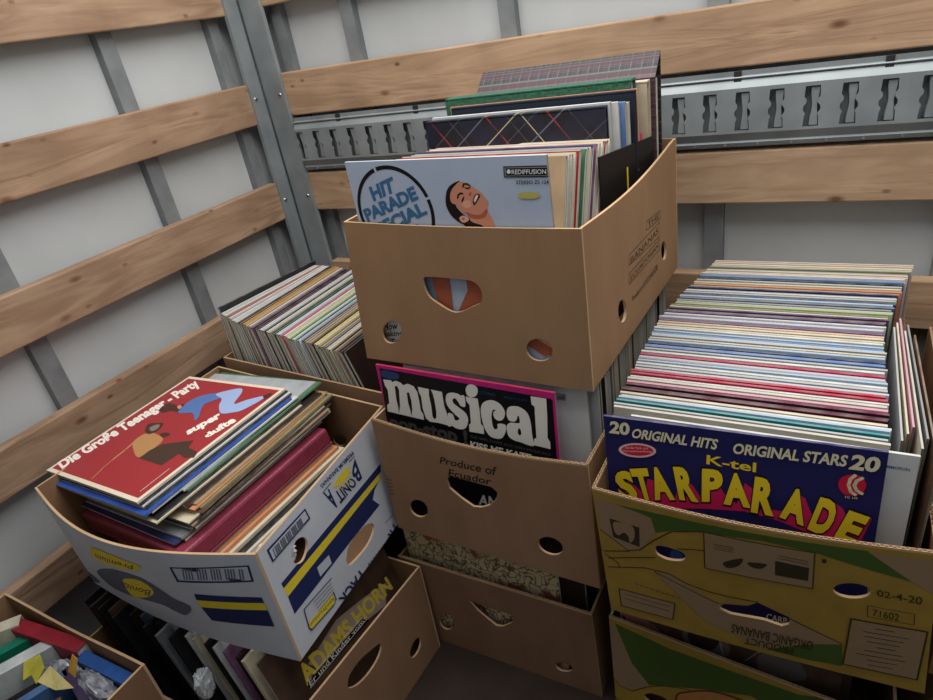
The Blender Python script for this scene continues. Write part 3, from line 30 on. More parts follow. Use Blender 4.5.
# ------------------------------------------------------------ materials
MATS={}
def nm(name):
    m=bpy.data.materials.new(name); m.use_nodes=True; nt=m.node_tree
    return m,nt,nt.nodes['Principled BSDF']
def mat(name,rgb,rough=.6,metal=0.,rgb2=None,scale=40.,bump=0.,bscale=200.,spec=.3,stretch=None,contrast=.25,rvar=0.):
    if name in MATS: return MATS[name]
    m,nt,b=nm(name); N=nt.nodes; Lk=nt.links
    b.inputs['Roughness'].default_value=rough; b.inputs['Metallic'].default_value=metal
    b.inputs['Specular IOR Level'].default_value=spec
    b.inputs['Base Color'].default_value=(*lin(rgb),1)
    if rgb2 or bump or rvar:
        tc=N.new('ShaderNodeTexCoord'); mp=N.new('ShaderNodeMapping'); Lk.new(tc.outputs['Object'],mp.inputs['Vector'])
        if stretch: mp.inputs['Scale'].default_value=stretch
    if rgb2:
        no=N.new('ShaderNodeTexNoise'); no.inputs['Scale'].default_value=scale; no.inputs['Detail'].default_value=5; Lk.new(mp.outputs[0],no.inputs['Vector'])
        r=N.new('ShaderNodeValToRGB'); r.color_ramp.elements[0].position=.5-contrast; r.color_ramp.elements[1].position=.5+contrast
        r.color_ramp.elements[0].color=(*lin(rgb),1); r.color_ramp.elements[1].color=(*lin(rgb2),1)
        Lk.new(no.outputs['Fac'],r.inputs[0]); Lk.new(r.outputs[0],b.inputs['Base Color'])
    if rvar:
        n3=N.new('ShaderNodeTexNoise'); n3.inputs['Scale'].default_value=scale*.5; Lk.new(mp.outputs[0],n3.inputs['Vector'])
        mr=N.new('ShaderNodeMapRange'); mr.inputs['To Min'].default_value=rough-rvar; mr.inputs['To Max'].default_value=rough+rvar
        Lk.new(n3.outputs['Fac'],mr.inputs['Value']); Lk.new(mr.outputs[0],b.inputs['Roughness'])
    if bump:
        n2=N.new('ShaderNodeTexNoise'); n2.inputs['Scale'].default_value=bscale; n2.inputs['Detail'].default_value=3; Lk.new(mp.outputs[0],n2.inputs['Vector'])
        bp=N.new('ShaderNodeBump'); bp.inputs['Strength'].default_value=bump; bp.inputs['Distance'].default_value=.002
        Lk.new(n2.outputs['Fac'],bp.inputs['Height']); Lk.new(bp.outputs[0],b.inputs['Normal'])
    MATS[name]=m; return m
def wood(name,c1,c2,c3,axis,seed):
    m,nt,b=nm(name); N=nt.nodes; Lk=nt.links
    b.inputs['Roughness'].default_value=.62; b.inputs['Specular IOR Level'].default_value=.25
    tc=N.new('ShaderNodeTexCoord'); mp=N.new('ShaderNodeMapping'); Lk.new(tc.outputs['Object'],mp.inputs['Vector'])
    mp.inputs['Location'].default_value=(seed*1.7,seed*.9,seed*2.3)
    mp.inputs['Scale'].default_value=(1.6,14,14) if axis=='x' else (14,1.6,14)
    no=N.new('ShaderNodeTexNoise'); no.inputs['Scale'].default_value=1.3; no.inputs['Detail'].default_value=4; no.inputs['Distortion'].default_value=.6; Lk.new(mp.outputs[0],no.inputs['Vector'])
    mm=N.new('ShaderNodeMath'); mm.operation='MULTIPLY'; mm.inputs[1].default_value=9; Lk.new(no.outputs['Fac'],mm.inputs[0])
    fr=N.new('ShaderNodeMath'); fr.operation='PINGPONG'; fr.inputs[1].default_value=1; Lk.new(mm.outputs[0],fr.inputs[0])
    r=N.new('ShaderNodeValToRGB'); r.color_ramp.elements[0].color=(*lin(c1),1); r.color_ramp.elements[1].color=(*lin(c2),1); Lk.new(fr.outputs[0],r.inputs[0])
    # knots
    mk=N.new('ShaderNodeMapping'); Lk.new(tc.outputs['Object'],mk.inputs['Vector']); mk.inputs['Location'].default_value=(seed*3.1,seed*1.3,seed*.7)
    mk.inputs['Scale'].default_value=(7,7,15) if axis=='x' else (7,7,15)
    vo=N.new('ShaderNodeTexVoronoi'); vo.inputs['Scale'].default_value=1.0; vo.inputs['Randomness'].default_value=1; Lk.new(mk.outputs[0],vo.inputs['Vector'])
    kr=N.new('ShaderNodeValToRGB'); kr.color_ramp.elements[0].position=.04; kr.color_ramp.elements[0].color=(1,1,1,1); kr.color_ramp.elements[1].position=.13; kr.color_ramp.elements[1].color=(0,0,0,1)
    mk2=N.new('ShaderNodeMapping'); Lk.new(tc.outputs['Object'],mk2.inputs['Vector']); mk2.inputs['Location'].default_value=(seed*5.3,seed*2.9,seed*4.1)
    mk2.inputs['Scale'].default_value=(13,13,24); v2=N.new('ShaderNodeTexVoronoi'); v2.inputs['Scale'].default_value=1.0; Lk.new(mk2.outputs[0],v2.inputs['Vector'])
    mn=N.new('ShaderNodeMath'); mn.operation='MINIMUM'; Lk.new(vo.outputs['Distance'],mn.inputs[0]); Lk.new(v2.outputs['Distance'],mn.inputs[1])
    Lk.new(mn.outputs[0],kr.inputs[0])
    mx=N.new('ShaderNodeMix'); mx.data_type='RGBA'; Lk.new(kr.outputs[0],mx.inputs['Factor']); Lk.new(r.outputs[0],mx.inputs['A']); mx.inputs['B'].default_value=(*lin(c3),1)
    # weather stains
    n4=N.new('ShaderNodeTexNoise'); n4.inputs['Scale'].default_value=6; n4.inputs['Detail'].default_value=6; Lk.new(tc.outputs['Object'],n4.inputs['Vector'])
    r4=N.new('ShaderNodeValToRGB'); r4.color_ramp.elements[0].position=.35; r4.color_ramp.elements[0].color=(.72,.70,.68,1); r4.color_ramp.elements[1].position=.6; r4.color_ramp.elements[1].color=(1,1,1,1)
    Lk.new(n4.outputs['Fac'],r4.inputs[0])
    m2=N.new('ShaderNodeMix'); m2.data_type='RGBA'; m2.blend_type='MULTIPLY'; m2.inputs['Factor'].default_value=.8; Lk.new(mx.outputs['Result'],m2.inputs['A']); Lk.new(r4.outputs[0],m2.inputs['B'])
    Lk.new(m2.outputs['Result'],b.inputs['Base Color'])
    bp=N.new('ShaderNodeBump'); bp.inputs['Strength'].default_value=.25; bp.inputs['Distance'].default_value=.002; Lk.new(fr.outputs[0],bp.inputs['Height']); Lk.new(bp.outputs[0],b.inputs['Normal'])
    return m
INK={'stamp':(74,52,36),'stamp_dark':(40,30,26),'print_kraft':(146,120,92),'print_green':(66,88,34),'print_dark':(52,44,26),'print_line':(60,48,22),'print_brown':(96,58,28),'print_orange':(178,120,66),'print_ink':(48,42,38),
'bonita_navy':(30,40,88),'bonita_yellow':(232,206,48),'print_pale':(190,196,206),'print_grey':(98,102,116),
'ink_black':(14,14,16),'ink_white':(226,226,222),'ink_grey':(128,130,132),'hit_blue':(58,108,146),'hit_blue2':(74,130,190),'hair_black':(24,17,15),'skin':(208,140,112),'skin_dark':(176,96,68),'skin_light':(222,164,138),'ink_lips':(92,34,32),'smudge_yellow':(186,178,92),
'ink_arm':(170,92,68),'ink_greyblue':(120,136,156),'mus_blue':(36,66,116),'mus_white':(228,224,214),'mus_grey':(78,76,74),'mus_dim':(104,100,98),'mus_red':(150,30,52),
'star_cream':(226,216,180),'star_pink':(206,34,92),'star_yellow':(238,206,44),'star_blue2':(50,84,150),'star_rim':(224,190,186),'star_red':(202,30,62),
'red_cover':(158,48,52),'red_white':(240,232,220),'fig_ochre':(178,132,84),'fig_dark':(70,50,40),'fig_hair':(74,44,36),'fig_grey':(128,118,108),'fig_blue':(84,116,170),'fig_jeans':(156,176,214),
'kid_light':(170,150,138),'kid_blue':(150,190,216),'kid_yellow':(222,196,70)}
def ink(n): 
    return mat(n,INK[n],rough=.75 if n.startswith(('stamp','print','bonita')) else .42)
def kraft(name,rgb,rgb2,rough=.85): return mat(name,rgb,rough,0,rgb2,18,.12,260,.15,stretch=(1,1,.35),contrast=.3)
# ------------------------------------------------------------ object helpers
def tag(o,label=None,cat=None,group=None,kind=None):
    if label: o['label']=label
    if cat: o['category']=cat
    if group: o['group']=group
    if kind: o['kind']=kind
    return o
def empty(name,loc=(0,0,0),rz=0.):
    o=bpy.data.objects.new(name,None); COL.objects.link(o); o.location=loc; o.rotation_euler=(0,0,rz); o.empty_display_size=.05; return o
def link(name,me,parent=None,mw=None):
    o=bpy.data.objects.new(name,me); COL.objects.link(o)
    if parent: 
        o.parent=parent
        if mw is None: o.matrix_parent_inverse=parent_world(parent).inverted()
    if mw is not None: o.matrix_local=mw
    return o
def parent_world(p):
    m=Matrix.Translation(p.location)@p.rotation_euler.to_matrix().to_4x4() if p.rotation_mode!='QUATERNION' else p.matrix_world.copy()
    return m
class MB:
    def __init__(s): s.v=[];s.f=[];s.m=[];s.mats=[]
    def mi(s,m):
        if m not in s.mats: s.mats.append(m)
        return s.mats.index(m)
    def add(s,vs,fs,m):
        k=len(s.v); s.v+= [tuple(v) for v in vs]; i=s.mi(m)
        for f in fs: s.f.append([k+j for j in f]); s.m.append(i)
    def box(s,a,b,m,M=None):
        x0,y0,z0=a;x1,y1,z1=b
        vs=[Vector(p) for p in((x0,y0,z0),(x1,y0,z0),(x1,y1,z0),(x0,y1,z0),(x0,y0,z1),(x1,y0,z1),(x1,y1,z1),(x0,y1,z1))]
        if M: vs=[M@v for v in vs]
        s.add(vs,[(0,3,2,1),(4,5,6,7),(0,1,5,4),(1,2,6,5),(2,3,7,6),(3,0,4,7)],m)
    def cyl(s,c,ax,r,h,m,n=16,r2=None):
        ax=Vector(ax).normalized(); u=ax.orthogonal().normalized(); w=ax.cross(u); c=Vector(c); r2=r if r2 is None else r2
        vs=[c+u*math.cos(2*math.pi*i/n)*r+w*math.sin(2*math.pi*i/n)*r for i in range(n)]+[c+ax*h+u*math.cos(2*math.pi*i/n)*r2+w*math.sin(2*math.pi*i/n)*r2 for i in range(n)]
        s.add(vs,[tuple(range(n))[::-1],tuple(range(n,2*n))]+[(i,(i+1)%n,n+(i+1)%n,n+i) for i in range(n)],m)
    def build(s,name,parent=None,mw=None,origin=None,smooth=False,bevel=0.):
        vs=s.v
        if origin is not None: o0=Vector(origin); vs=[tuple(Vector(v)-o0) for v in vs]
        me=bpy.data.meshes.new(name); me.from_pydata(vs,[],s.f)
        for m in s.mats: me.materials.append(m)
        for p,i in zip(me.polygons,s.m): p.material_index=i; p.use_smooth=smooth
        me.update()
        o=bpy.data.objects.new(name,me); COL.objects.link(o)
        if mw is not None: o.matrix_world=mw
        if origin is not None: o.location=origin
        if parent: o.parent=parent; o.matrix_parent_inverse=parent_world(parent).inverted()
        if bevel: 
            b=o.modifiers.new('bevel','BEVEL'); b.width=bevel; b.segments=2; b.limit_method='ANGLE'
        return o
# ---- 2D polygon tools
def smooth_closed(p,n=5):
    out=[];k=len(p)
    for i in range(k):
        a,b,c,d=[p[(i+j-1)%k] for j in range(4)]
        for s in range(n):
            t=s/n
            out.append(tuple(.5*((2*b[q])+(-a[q]+c[q])*t+(2*a[q]-5*b[q]+4*c[q]-d[q])*t*t+(-a[q]+3*b[q]-3*c[q]+d[q])*t**3) for q in (0,1)))
    return out
def area(p): return sum(p[i][0]*p[(i+1)%len(p)][1]-p[(i+1)%len(p)][0]*p[i][1] for i in range(len(p)))/2
def tess(loops):
    flat=[q for l in loops for q in l]
    tr=tessellate_polygon([[Vector((q[0],q[1],0)) for q in l] for l in loops])
    fs=[]
    for a,b,c in tr:
        A,B,C=flat[a],flat[b],flat[c]; ar=(B[0]-A[0])*(C[1]-A[1])-(C[0]-A[0])*(B[1]-A[1])
        if abs(ar)<1e-12: continue
        fs.append((a,b,c) if ar>0 else (a,c,b))
    return flat,fs
_txt={}
def text2d(body,bold):
    key=(body,bold)
    if key in _txt: return _txt[key]
    cu=bpy.data.curves.new('lettering_curve','FONT'); cu.body=body; cu.offset=bold; cu.resolution_u=3; cu.fill_mode='FRONT'
    o=bpy.data.objects.new('lettering_tmp',cu); COL.objects.link(o)
    dg=bpy.context.evaluated_depsgraph_get(); me=bpy.data.meshes.new_from_object(o.evaluated_get(dg))
    vs=[(v.co.x,v.co.y) for v in me.vertices]; fs=[tuple(p.vertices) for p in me.polygons]
    bpy.data.objects.remove(o); bpy.data.curves.remove(cu); bpy.data.meshes.remove(me)
    x0=min(v[0] for v in vs);x1=max(v[0] for v in vs);y0=min(v[1] for v in vs);y1=max(v[1] for v in vs)
    vs=[((x-x0)/(x1-x0),(y-y0)/(y1-y0)) for x,y in vs]
    g=[]
    for f in fs:
        A,B,C=[vs[i] for i in f[:3]]; ar=sum(vs[f[i]][0]*vs[f[(i+1)%len(f)]][1]-vs[f[(i+1)%len(f)]][0]*vs[f[i]][1] for i in range(len(f)))
        g.append(f if ar>0 else f[::-1])
    _txt[key]=(vs,g); return vs,g
def orient(vs,fs):
    out=[]
    for f in fs:
        ar=sum(vs[f[i]][0]*vs[f[(i+1)%len(f)]][1]-vs[f[(i+1)%len(f)]][0]*vs[f[i]][1] for i in range(len(f)))
        out.append(f if ar>0 else tuple(f[::-1]))
    return out
def stroke(pts,w,closed,sx,sy):
    P=[Vector((p[0]*sx,p[1]*sy)) for p in pts]; 
    if closed: P.append(P[0])
    vs=[];fs=[]
    for a,b in zip(P,P[1:]):
        d=(b-a); 
        if d.length<1e-6: continue
        d.normalize(); n=Vector((-d.y,d.x))*w/2; e=d*w*.35; k=len(vs)
        vs+=[a-e-n,b+e-n,b+e+n,a-e+n]; fs.append((k,k+1,k+2,k+3))
    return [(v.x/sx,v.y/sy) for v in vs],fs
def item2d(it,sx,sy):
    if it[0]=='P': return tess([it[2]])
    if it[0]=='C': return tess([smooth_closed(it[2])])
    if it[0]=='L': return stroke(it[4],it[2],it[3],sx,sy)
    if it[0]=='T':
        _,col,body,q,bold,shear=it; vs,fs=text2d(body,bold); tl,tr,br,bl=q; out=[]
        for x,y in vs:
            x=x+shear*(y-.5)*abs(.12)*(6./max(len(body),1))
            out.append(tuple(bl[i]*(1-x)*(1-y)+br[i]*x*(1-y)+tr[i]*x*y+tl[i]*(1-x)*y for i in (0,1)))
        return out,orient(out,fs)
def inside(p,poly):
    c=False;n=len(poly)
    for i in range(n):
        a,b=poly[i],poly[(i+1)%n]
        if (a[1]>p[1])!=(b[1]>p[1]) and p[0]<(b[0]-a[0])*(p[1]-a[1])/(b[1]-a[1])+a[0]: c=not c
    return c
GU=[i/16 for i in range(1,16)]; GV=[i/8 for i in range(1,8)]
def cut2d(vs,fs,us=(),holes=(),clip=None,vv=()):
    """split a flat mesh along u-lines, and cut the holes out of it"""
    bm=bmesh.new(); bv=[bm.verts.new((v[0],v[1],0)) for v in vs]
    for f in fs:
        try: bm.faces.new([bv[i] for i in f])
        except ValueError: pass
    def bis(co,no): bmesh.ops.bisect_plane(bm,geom=bm.verts[:]+bm.edges[:]+bm.faces[:],plane_co=co,plane_no=no,dist=1e-7)
    for u in us: bis((u,0,0),(1,0,0))
    for v in vv: bis((0,v,0),(0,1,0))
    if clip:
        for co,no in clip: bmesh.ops.bisect_plane(bm,geom=bm.verts[:]+bm.edges[:]+bm.faces[:],plane_co=co,plane_no=no,dist=1e-7,clear_outer=True)
    if vs:
        bx=(min(v[0] for v in vs),max(v[0] for v in vs),min(v[1] for v in vs),max(v[1] for v in vs))
        for h in holes:
            if max(p[0] for p in h)<bx[0] or min(p[0] for p in h)>bx[1] or max(p[1] for p in h)<bx[2] or min(p[1] for p in h)>bx[3]: continue
            for i in range(len(h)):
                a,b=h[i],h[(i+1)%len(h)]; bis((a[0],a[1],0),(b[1]-a[1],a[0]-b[0],0))
            kill=[f for f in bm.faces if inside(f.calc_center_median()[:2],h)]
            bmesh.ops.delete(bm,geom=kill,context='FACES')
    bm.verts.index_update()
    V=[tuple(v.co[:2]) for v in bm.verts]; F=[tuple(v.index for v in f.verts) for f in bm.faces]
    bm.free(); return V,orient(V,F)
class Plane:
    def __init__(s,c,bul=None):
        s.c=[Vector(p) for p in c]; s.n=(s.c[1]-s.c[0]).cross(s.c[3]-s.c[0]).normalized(); s.bul=bul
        s.sx=((s.c[1]-s.c[0]).length+(s.c[2]-s.c[3]).length)/2; s.sy=((s.c[3]-s.c[0]).length+(s.c[2]-s.c[1]).length)/2
    def __call__(s,u,v,off=0.):
        p=s.c[0]*(1-u)*(1-v)+s.c[1]*u*(1-v)+s.c[2]*u*v+s.c[3]*(1-u)*v
        if s.bul: p=p+s.n*math.sin(math.pi*min(max(u,0),1))*(s.bul[0]*v+s.bul[1]*(1-v))
        return p+s.n*off
CLIP=[((0,0,0),(-1,0,0)),((1,0,0),(1,0,0)),((0,0,0),(0,-1,0)),((0,1,0),(0,1,0))]
def decals(mb,pl,items,holes=(),base=.00022,clip=True):
    us=GU if isinstance(pl,Plane) else (); vv=GV if isinstance(pl,Plane) else ()
    lay=0
    for it in items:
        vs,fs=item2d(it,pl.sx,pl.sy)
        vs,fs=cut2d(vs,fs,us,holes,CLIP if clip else None,vv)
        lay+=1
        off=base+.00003*lay
        mb.add([pl(u,v,off) for u,v in vs],fs,ink(it[1]))
def panel(name,parent,corners,art,outer,inner,edge,t=.004,bul=None,flute=False,top=None,label=None):
    pl=Plane(corners,bul); holes=[]; items=[]
    if art in ART:
        for sm,h in ART[art]['h']: holes.append(smooth_closed(h,4) if sm else h)
        items=ART[art]['i']
    n=32 if bul or top else 1
    tp=top or (lambda u:1.)
    out=[(0,0),(1,0)]+[(1-i/n,tp(1-i/n)) for i in range(n+1)]
    vs,fs=tess([out])
    vs,fs=cut2d(vs,fs,GU,holes,None,GV)
    mb=MB()
    mb.add([pl(u,v,0) for u,v in vs],fs,outer)
    k=len(vs)
    mb.add([pl(u,v,-t) for u,v in vs],[f[::-1] for f in fs],inner)
    cnt={}
    for f in fs:
        for i in range(len(f)):
            a,b=f[i],f[(i+1)%len(f)]; cnt[(a,b)]=1
    side=[(b,a,a+k,b+k) for (a,b) in cnt if (b,a) not in cnt]
    mb.add([pl(u,v,0) for u,v in vs]+[pl(u,v,-t) for u,v in vs],side,edge)
    if flute:   # open corrugation standing a little above the rim
        W=pl.sx; nw=int(W/.0078)
        th=.0005; h=.0035/pl.sy
        for o0,o1 in ((0,-th),(-t+th,-t)):
            m=48; V=[];F=[]
            for i in range(m+1):
                u=i/m; v=tp(u); V+= [pl(u,v,o0),pl(u,v+h,o0),pl(u,v+h,o1),pl(u,v,o1)]
            for i in range(m):
                a=4*i;b=a+4; F+=[(a,b,b+1,a+1),(a+1,b+1,b+2,a+2),(a+2,b+2,b+3,a+3)]
            mb.add(V,F,edge)
        V=[];F=[];m=nw*6
        for i in range(m+1):
            u=i/m; v=tp(u); o=-t/2+math.sin(i/6*2*math.pi)*(t/2-th); V+=[pl(u,v,o-.0004),pl(u,v+h,o-.0004),pl(u,v+h,o+.0004),pl(u,v,o+.0004)]
        for i in range(m):
            a=4*i;b=a+4; F+=[(a,b,b+1,a+1),(a+1,b+1,b+2,a+2),(a+2,b+2,b+3,a+3)]
        mb.add(V,F,edge)
    decals(mb,pl,items,holes)
    o=mb.build(name,parent)
    if label: o['label']=label
    return o
def carton(key,b,label,outer,inner,edge,t=.004,bul=None,flute=False,tops={},fl=(True,True),group=None,plabel=None,name='banana_box'):
    B0=[Vector(p) for p in b['b']];T0=[Vector(p) for p in b['t']]
    c=sum(B0,Vector())/4; root=empty(name,c)
    tag(root,label,'box',group)
    names=['front_panel','right_panel','back_panel','left_panel']
    for i in range(4):
        j=(i+1)%4; side=['front','right','back','left'][i]
        cs=[B0[i],B0[j],T0[j],T0[i]]
        if i%2==1: # side panels sit between front and back panels
            d=(B0[j]-B0[i]).normalized()*t*1.05; cs=[B0[i]+d,B0[j]-d,T0[j]-d,T0[i]+d]
        panel('side_panel',root,cs,key+'_'+side,outer,inner,edge,t,bul.get(side) if bul else None,flute if isinstance(flute,bool) else side in flute,tops.get(side))
    mb=MB(); ins=t*1.1
    P=[p+(c-p).normalized()*ins*1.5 for p in B0]
    if bul and 'front' in bul and False: pass
    V=P+[p+Vector((0,0,t)) for p in P]
    mb.add(V,[(0,3,2,1),(4,5,6,7),(0,1,5,4),(1,2,6,5),(2,3,7,6),(3,0,4,7)],inner); mb.build('base_panel',root)
    return root
# ------------------------------------------------------------ sleeves
PAL={ # name:(cover rgb, second rgb)
'white':((214,214,210),(196,198,200)),'cream':((214,202,176),(196,182,150)),'ivory':((204,198,182),(186,178,160)),'pale grey':((176,178,178),(156,160,164)),'grey':((130,132,134),(100,104,108)),
'slate':((88,98,112),(64,72,86)),'light blue':((160,186,212),(196,208,220)),'blue':((84,118,172),(120,150,196)),'navy':((34,42,84),(58,62,104)),'royal blue':((36,66,150),(50,90,170)),'teal':((44,132,136),(36,112,120)),
'green':((60,106,72),(90,130,90)),'dark green':((26,64,50),(36,80,60)),'olive':((118,114,74),(148,140,96)),'lime':((150,176,110),(190,196,150)),'yellow':((214,190,96),(226,210,140)),
'mustard':((170,124,50),(190,146,70)),'orange':((200,120,76),(214,150,110)),'peach':((222,186,156),(226,200,176)),'tan':((172,146,112),(150,124,92)),'brown':((104,78,58),(80,58,44)),'dark brown':((52,36,30),(38,28,26)),
'black':((24,24,26),(40,40,44)),'maroon':((84,18,40),(50,14,28)),'red':((182,40,52),(150,30,44)),'crimson':((172,34,66),(196,70,96)),'pink':((214,150,168),(222,180,188)),'plum':((108,64,98),(150,110,140)),
'lilac':((188,186,206),(206,204,216)),'purple':((56,42,90),(90,70,110))}
EDGE={'card':(200,192,176)}
def cov(n):
    a,b=PAL[n]; return mat('cover_'+n.replace(' ','_'),a,.45,0,b,22,0,0,.35,contrast=.18)
def mixc(a,b,f): return tuple(int(a[i]*(1-f)+b[i]*f) for i in range(3))
def edgm(n): return mat('worn_edge_'+n.replace(' ','_'),mixc(PAL[n][0],(186,182,172),.15),.7,0,mixc(PAL[n][0],(172,168,160),.55),34,0,0,.2,contrast=.12)
CARD=lambda: mat('sleeve_card_edge',(164,152,132),.8,0,(104,94,80),90,contrast=.25)
DARKROW=[0]
INNER=lambda: mat('inner_paper',(206,202,192),.8)
def sleeve_mesh(mb,w,h,t,c,side='R',edge=None):
    """origin bottom left front corner; front cover looks along -y"""
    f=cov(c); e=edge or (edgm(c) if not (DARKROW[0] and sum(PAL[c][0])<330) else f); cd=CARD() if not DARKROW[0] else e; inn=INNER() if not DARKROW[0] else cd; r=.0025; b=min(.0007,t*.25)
    bow=t*.0
    V=[(0,0,0),(w,0,0),(w,0,h),(0,0,h),(0,t,0),(w,t,0),(w,t,h),(0,t,h)]
    mb.add(V,[(0,1,2,3)],f); mb.add(V,[(5,4,7,6)],f); mb.add(V,[(3,2,6,7)],e); mb.add(V,[(0,4,5,1)],e)
    if side=='R': mb.add(V,[(0,3,7,4)],e); x,xi,s=w,w-.004,1
    else: mb.add(V,[(1,5,6,2)],e); x,xi,s=0,.004,-1
    O=[(x,0,0),(x,t,0),(x,t,h),(x,0,h)]; I=[(x,b,b),(x,t-b,b),(x,t-b,h-b),(x,b,h-b)]; D=[(xi,b,b),(xi,t-b,b),(xi,t-b,h-b),(xi,b,h-b)]
    VV=O+I+D; F=[]
    for i in range(4):
        j=(i+1)%4; F.append((i,j,4+j,4+i) if s>0 else (i,4+i,4+j,j))
    mb.add(VV,F,cd)
    F=[]
    for i in range(4):
        j=(i+1)%4; F.append((4+i,4+j,8+j,8+i) if s>0 else (4+i,8+i,8+j,4+j))
    F.append((8,9,10,11) if s>0 else (8,11,10,9)); mb.add(VV,F,inn)
ORD=['first','second','third','fourth','fifth','sixth','seventh','eighth','ninth','tenth','eleventh','twelfth','thirteenth','fourteenth','fifteenth','sixteenth','seventeenth','eighteenth']
NS=[0]
def put_sleeve(c,p,yaw,lean,w=.314,h=.314,t=.004,side='R',name='record_sleeve',roll=0.,edge=None,M=None):
    mb=MB(); sleeve_mesh(mb,w,h,t,c,side,edge)
    mw=M or (Matrix.Translation(p)@Matrix.Rotation(yaw,4,'Z')@Matrix.Rotation(-lean,4,'X')@Matrix.Rotation(roll,4,'Y'))
    sh=Vector((w/2,t/2,0)); mb.v=[tuple(Vector(v)-sh) for v in mb.v]
    o=mb.build(name,mw=mw@Matrix.Translation(sh)); NS[0]+=1
    return o
def row(cols,where,frm,group,place,side='R'):
    """place(i,n)->dict of placement; labels say colour, its rank among that colour and its neighbour"""
    seen={}; n=len(cols); out=[]
    for i,c in enumerate(cols):
        k=seen.get(c,0); seen[c]=k+1
    tot=dict(seen); seen={}
    for i,c in enumerate(cols):
        k=seen.get(c,0); seen[c]=k+1
        o=put_sleeve(c,side=side,**place(i,n)); 
        rank=('only' if tot[c]==1 else ORD[min(k,17)])
        l='%s %s record sleeve from the %s of the %s'%(rank,c,frm,where) if tot[c]>1 else 'only %s record sleeve standing in the %s'%(c,where)
        nb=cols[i-1] if i else None
        if nb and nb!=c: l+=(', behind %s' if frm=='front' else ', beside %s')%nb
        tag(o,l,'record',group); out.append(o)
    return out

INK.update(q_pink=(150,96,88),q_pale=(150,140,134),q_grey=(104,96,92),q_dark=(52,42,38))
# ============================================================ SETTING
GALV=mat('galvanised_steel',(122,128,130),.5,.35,(150,155,156),14,.05,60,.5,contrast=.3,rvar=.1)
GALV2=mat('dull_galvanised_steel',(120,124,126),.6,.35,(142,146,148),25,0,0,.4)
PANELW=mat('white_wall_board',(196,199,200),.55,0,(178,181,181),5,.05,30,.3,contrast=.3)
FLOORM=mat('worn_dark_floor',(42,33,28),.85,0,(58,47,40),9,.5,120,.2,contrast=.2)
SCREW=mat('zinc_screw',(170,174,178),.35,.9)
def sbox(name,a,b,m,label=None,kind='structure'):
    mb=MB(); mb.box(a,b,m); o=mb.build(name,origin=[(a[i]+b[i])/2 for i in range(2)]+[a[2]]); tag(o,label,None,None,kind); return o
sbox('floor',(-.09,-2.6,-.04),(2.36,.09,0),FLOORM,'dark worn floor of the van')
sbox('wall_left',(-.09,-2.6,0),(-.048,.09,2.25),PANELW,'white board side wall behind the planks on the left')
sbox('wall_back',(-.048,.048,0),(2.32,.09,2.25),PANELW,'white board front wall behind the planks and steel rail')
sbox('wall_rear_blocker',(-.09,-2.64,0),(2.36,-2.6,2.25),PANELW,'added wall behind the camera that blocks daylight from the rear')  # unseen wall, added so that daylight enters only from above
sbox('wall_right',(2.32,-2.6,0),(2.36,.09,2.25),PANELW,'white board side wall out of view')
def stud(n,a,b): sbox('trim_%d'%n,a,b,GALV2,('%s grey steel stud on the %s, counted from the corner post'%((ORD+ORD)[n-1 if n<8 else n-8],'left wall' if n<8 else 'back wall')))
k=1
for y in (-.087,-.378,-.759,-1.14,-1.52,-1.9,-2.28): stud(k,(-.048,y,0),(-.027,y+(.03 if k==1 else .037),2.25)); k+=1
for x in (.068,.272,.663,1.063,1.455,1.85,2.24): stud(k,(x,.027,0),(x+(.03 if x<.1 else .036),.048,2.25)); k+=1
WOODS=[wood('pine_plank_%s'%s,c1,c2,(112,76,54),ax,i+1.3) for i,(s,c1,c2,ax) in enumerate([('a',(172,144,118),(152,122,98),'y'),('b',(170,140,114),(148,118,94),'y'),('c',(186,156,126),(168,137,109),'x'),('d',(184,152,122),(164,133,105),'x')])]
def plank(a,b,m,label,grp,screws):
    mb=MB(); mb.box(a,b,m); o=mb.build('wooden_plank',origin=((a[0]+b[0])/2,(a[1]+b[1])/2,a[2]),bevel=.003); tag(o,label,'plank',grp)
    return o
PL=[(1.2174,1.315,'top'),(.9706,1.0656,'second'),(.726,.8229,'third'),(.4828,.5741,'fourth'),(.232,.318,'lowest')]
nmL=['topmost pine plank on the left wall, cut by the photo edge','pine plank on left wall with an oval knot, below the topmost','pine plank on left wall, third down, ending at the steel post','pine plank on the left wall low behind the white banana box','lowest pine plank on the left wall, just above the floor box']
for i,(z0,z1,_) in enumerate(PL): plank((-.027,-2.55,z0),(0,-.047,z1),WOODS[i%2],nmL[i],'wall planks',0)
PB=[(1.2234,1.32),(.9778,1.078),(.734,.8333),(.49,.587),(.24,.33)]
nmB=['topmost pine plank on the back wall, only a corner showing','wide knotty pine plank on back wall above the steel rail','pine plank on the back wall just below the steel rail','pine plank on back wall behind the right record boxes','lowest pine plank on back wall hidden behind boxes']
for i,(z0,z1) in enumerate(PB[:4]): plank((.071,0,z0),(2.3,.027,z1),WOODS[2+i%2],nmB[i],'wall planks',0)
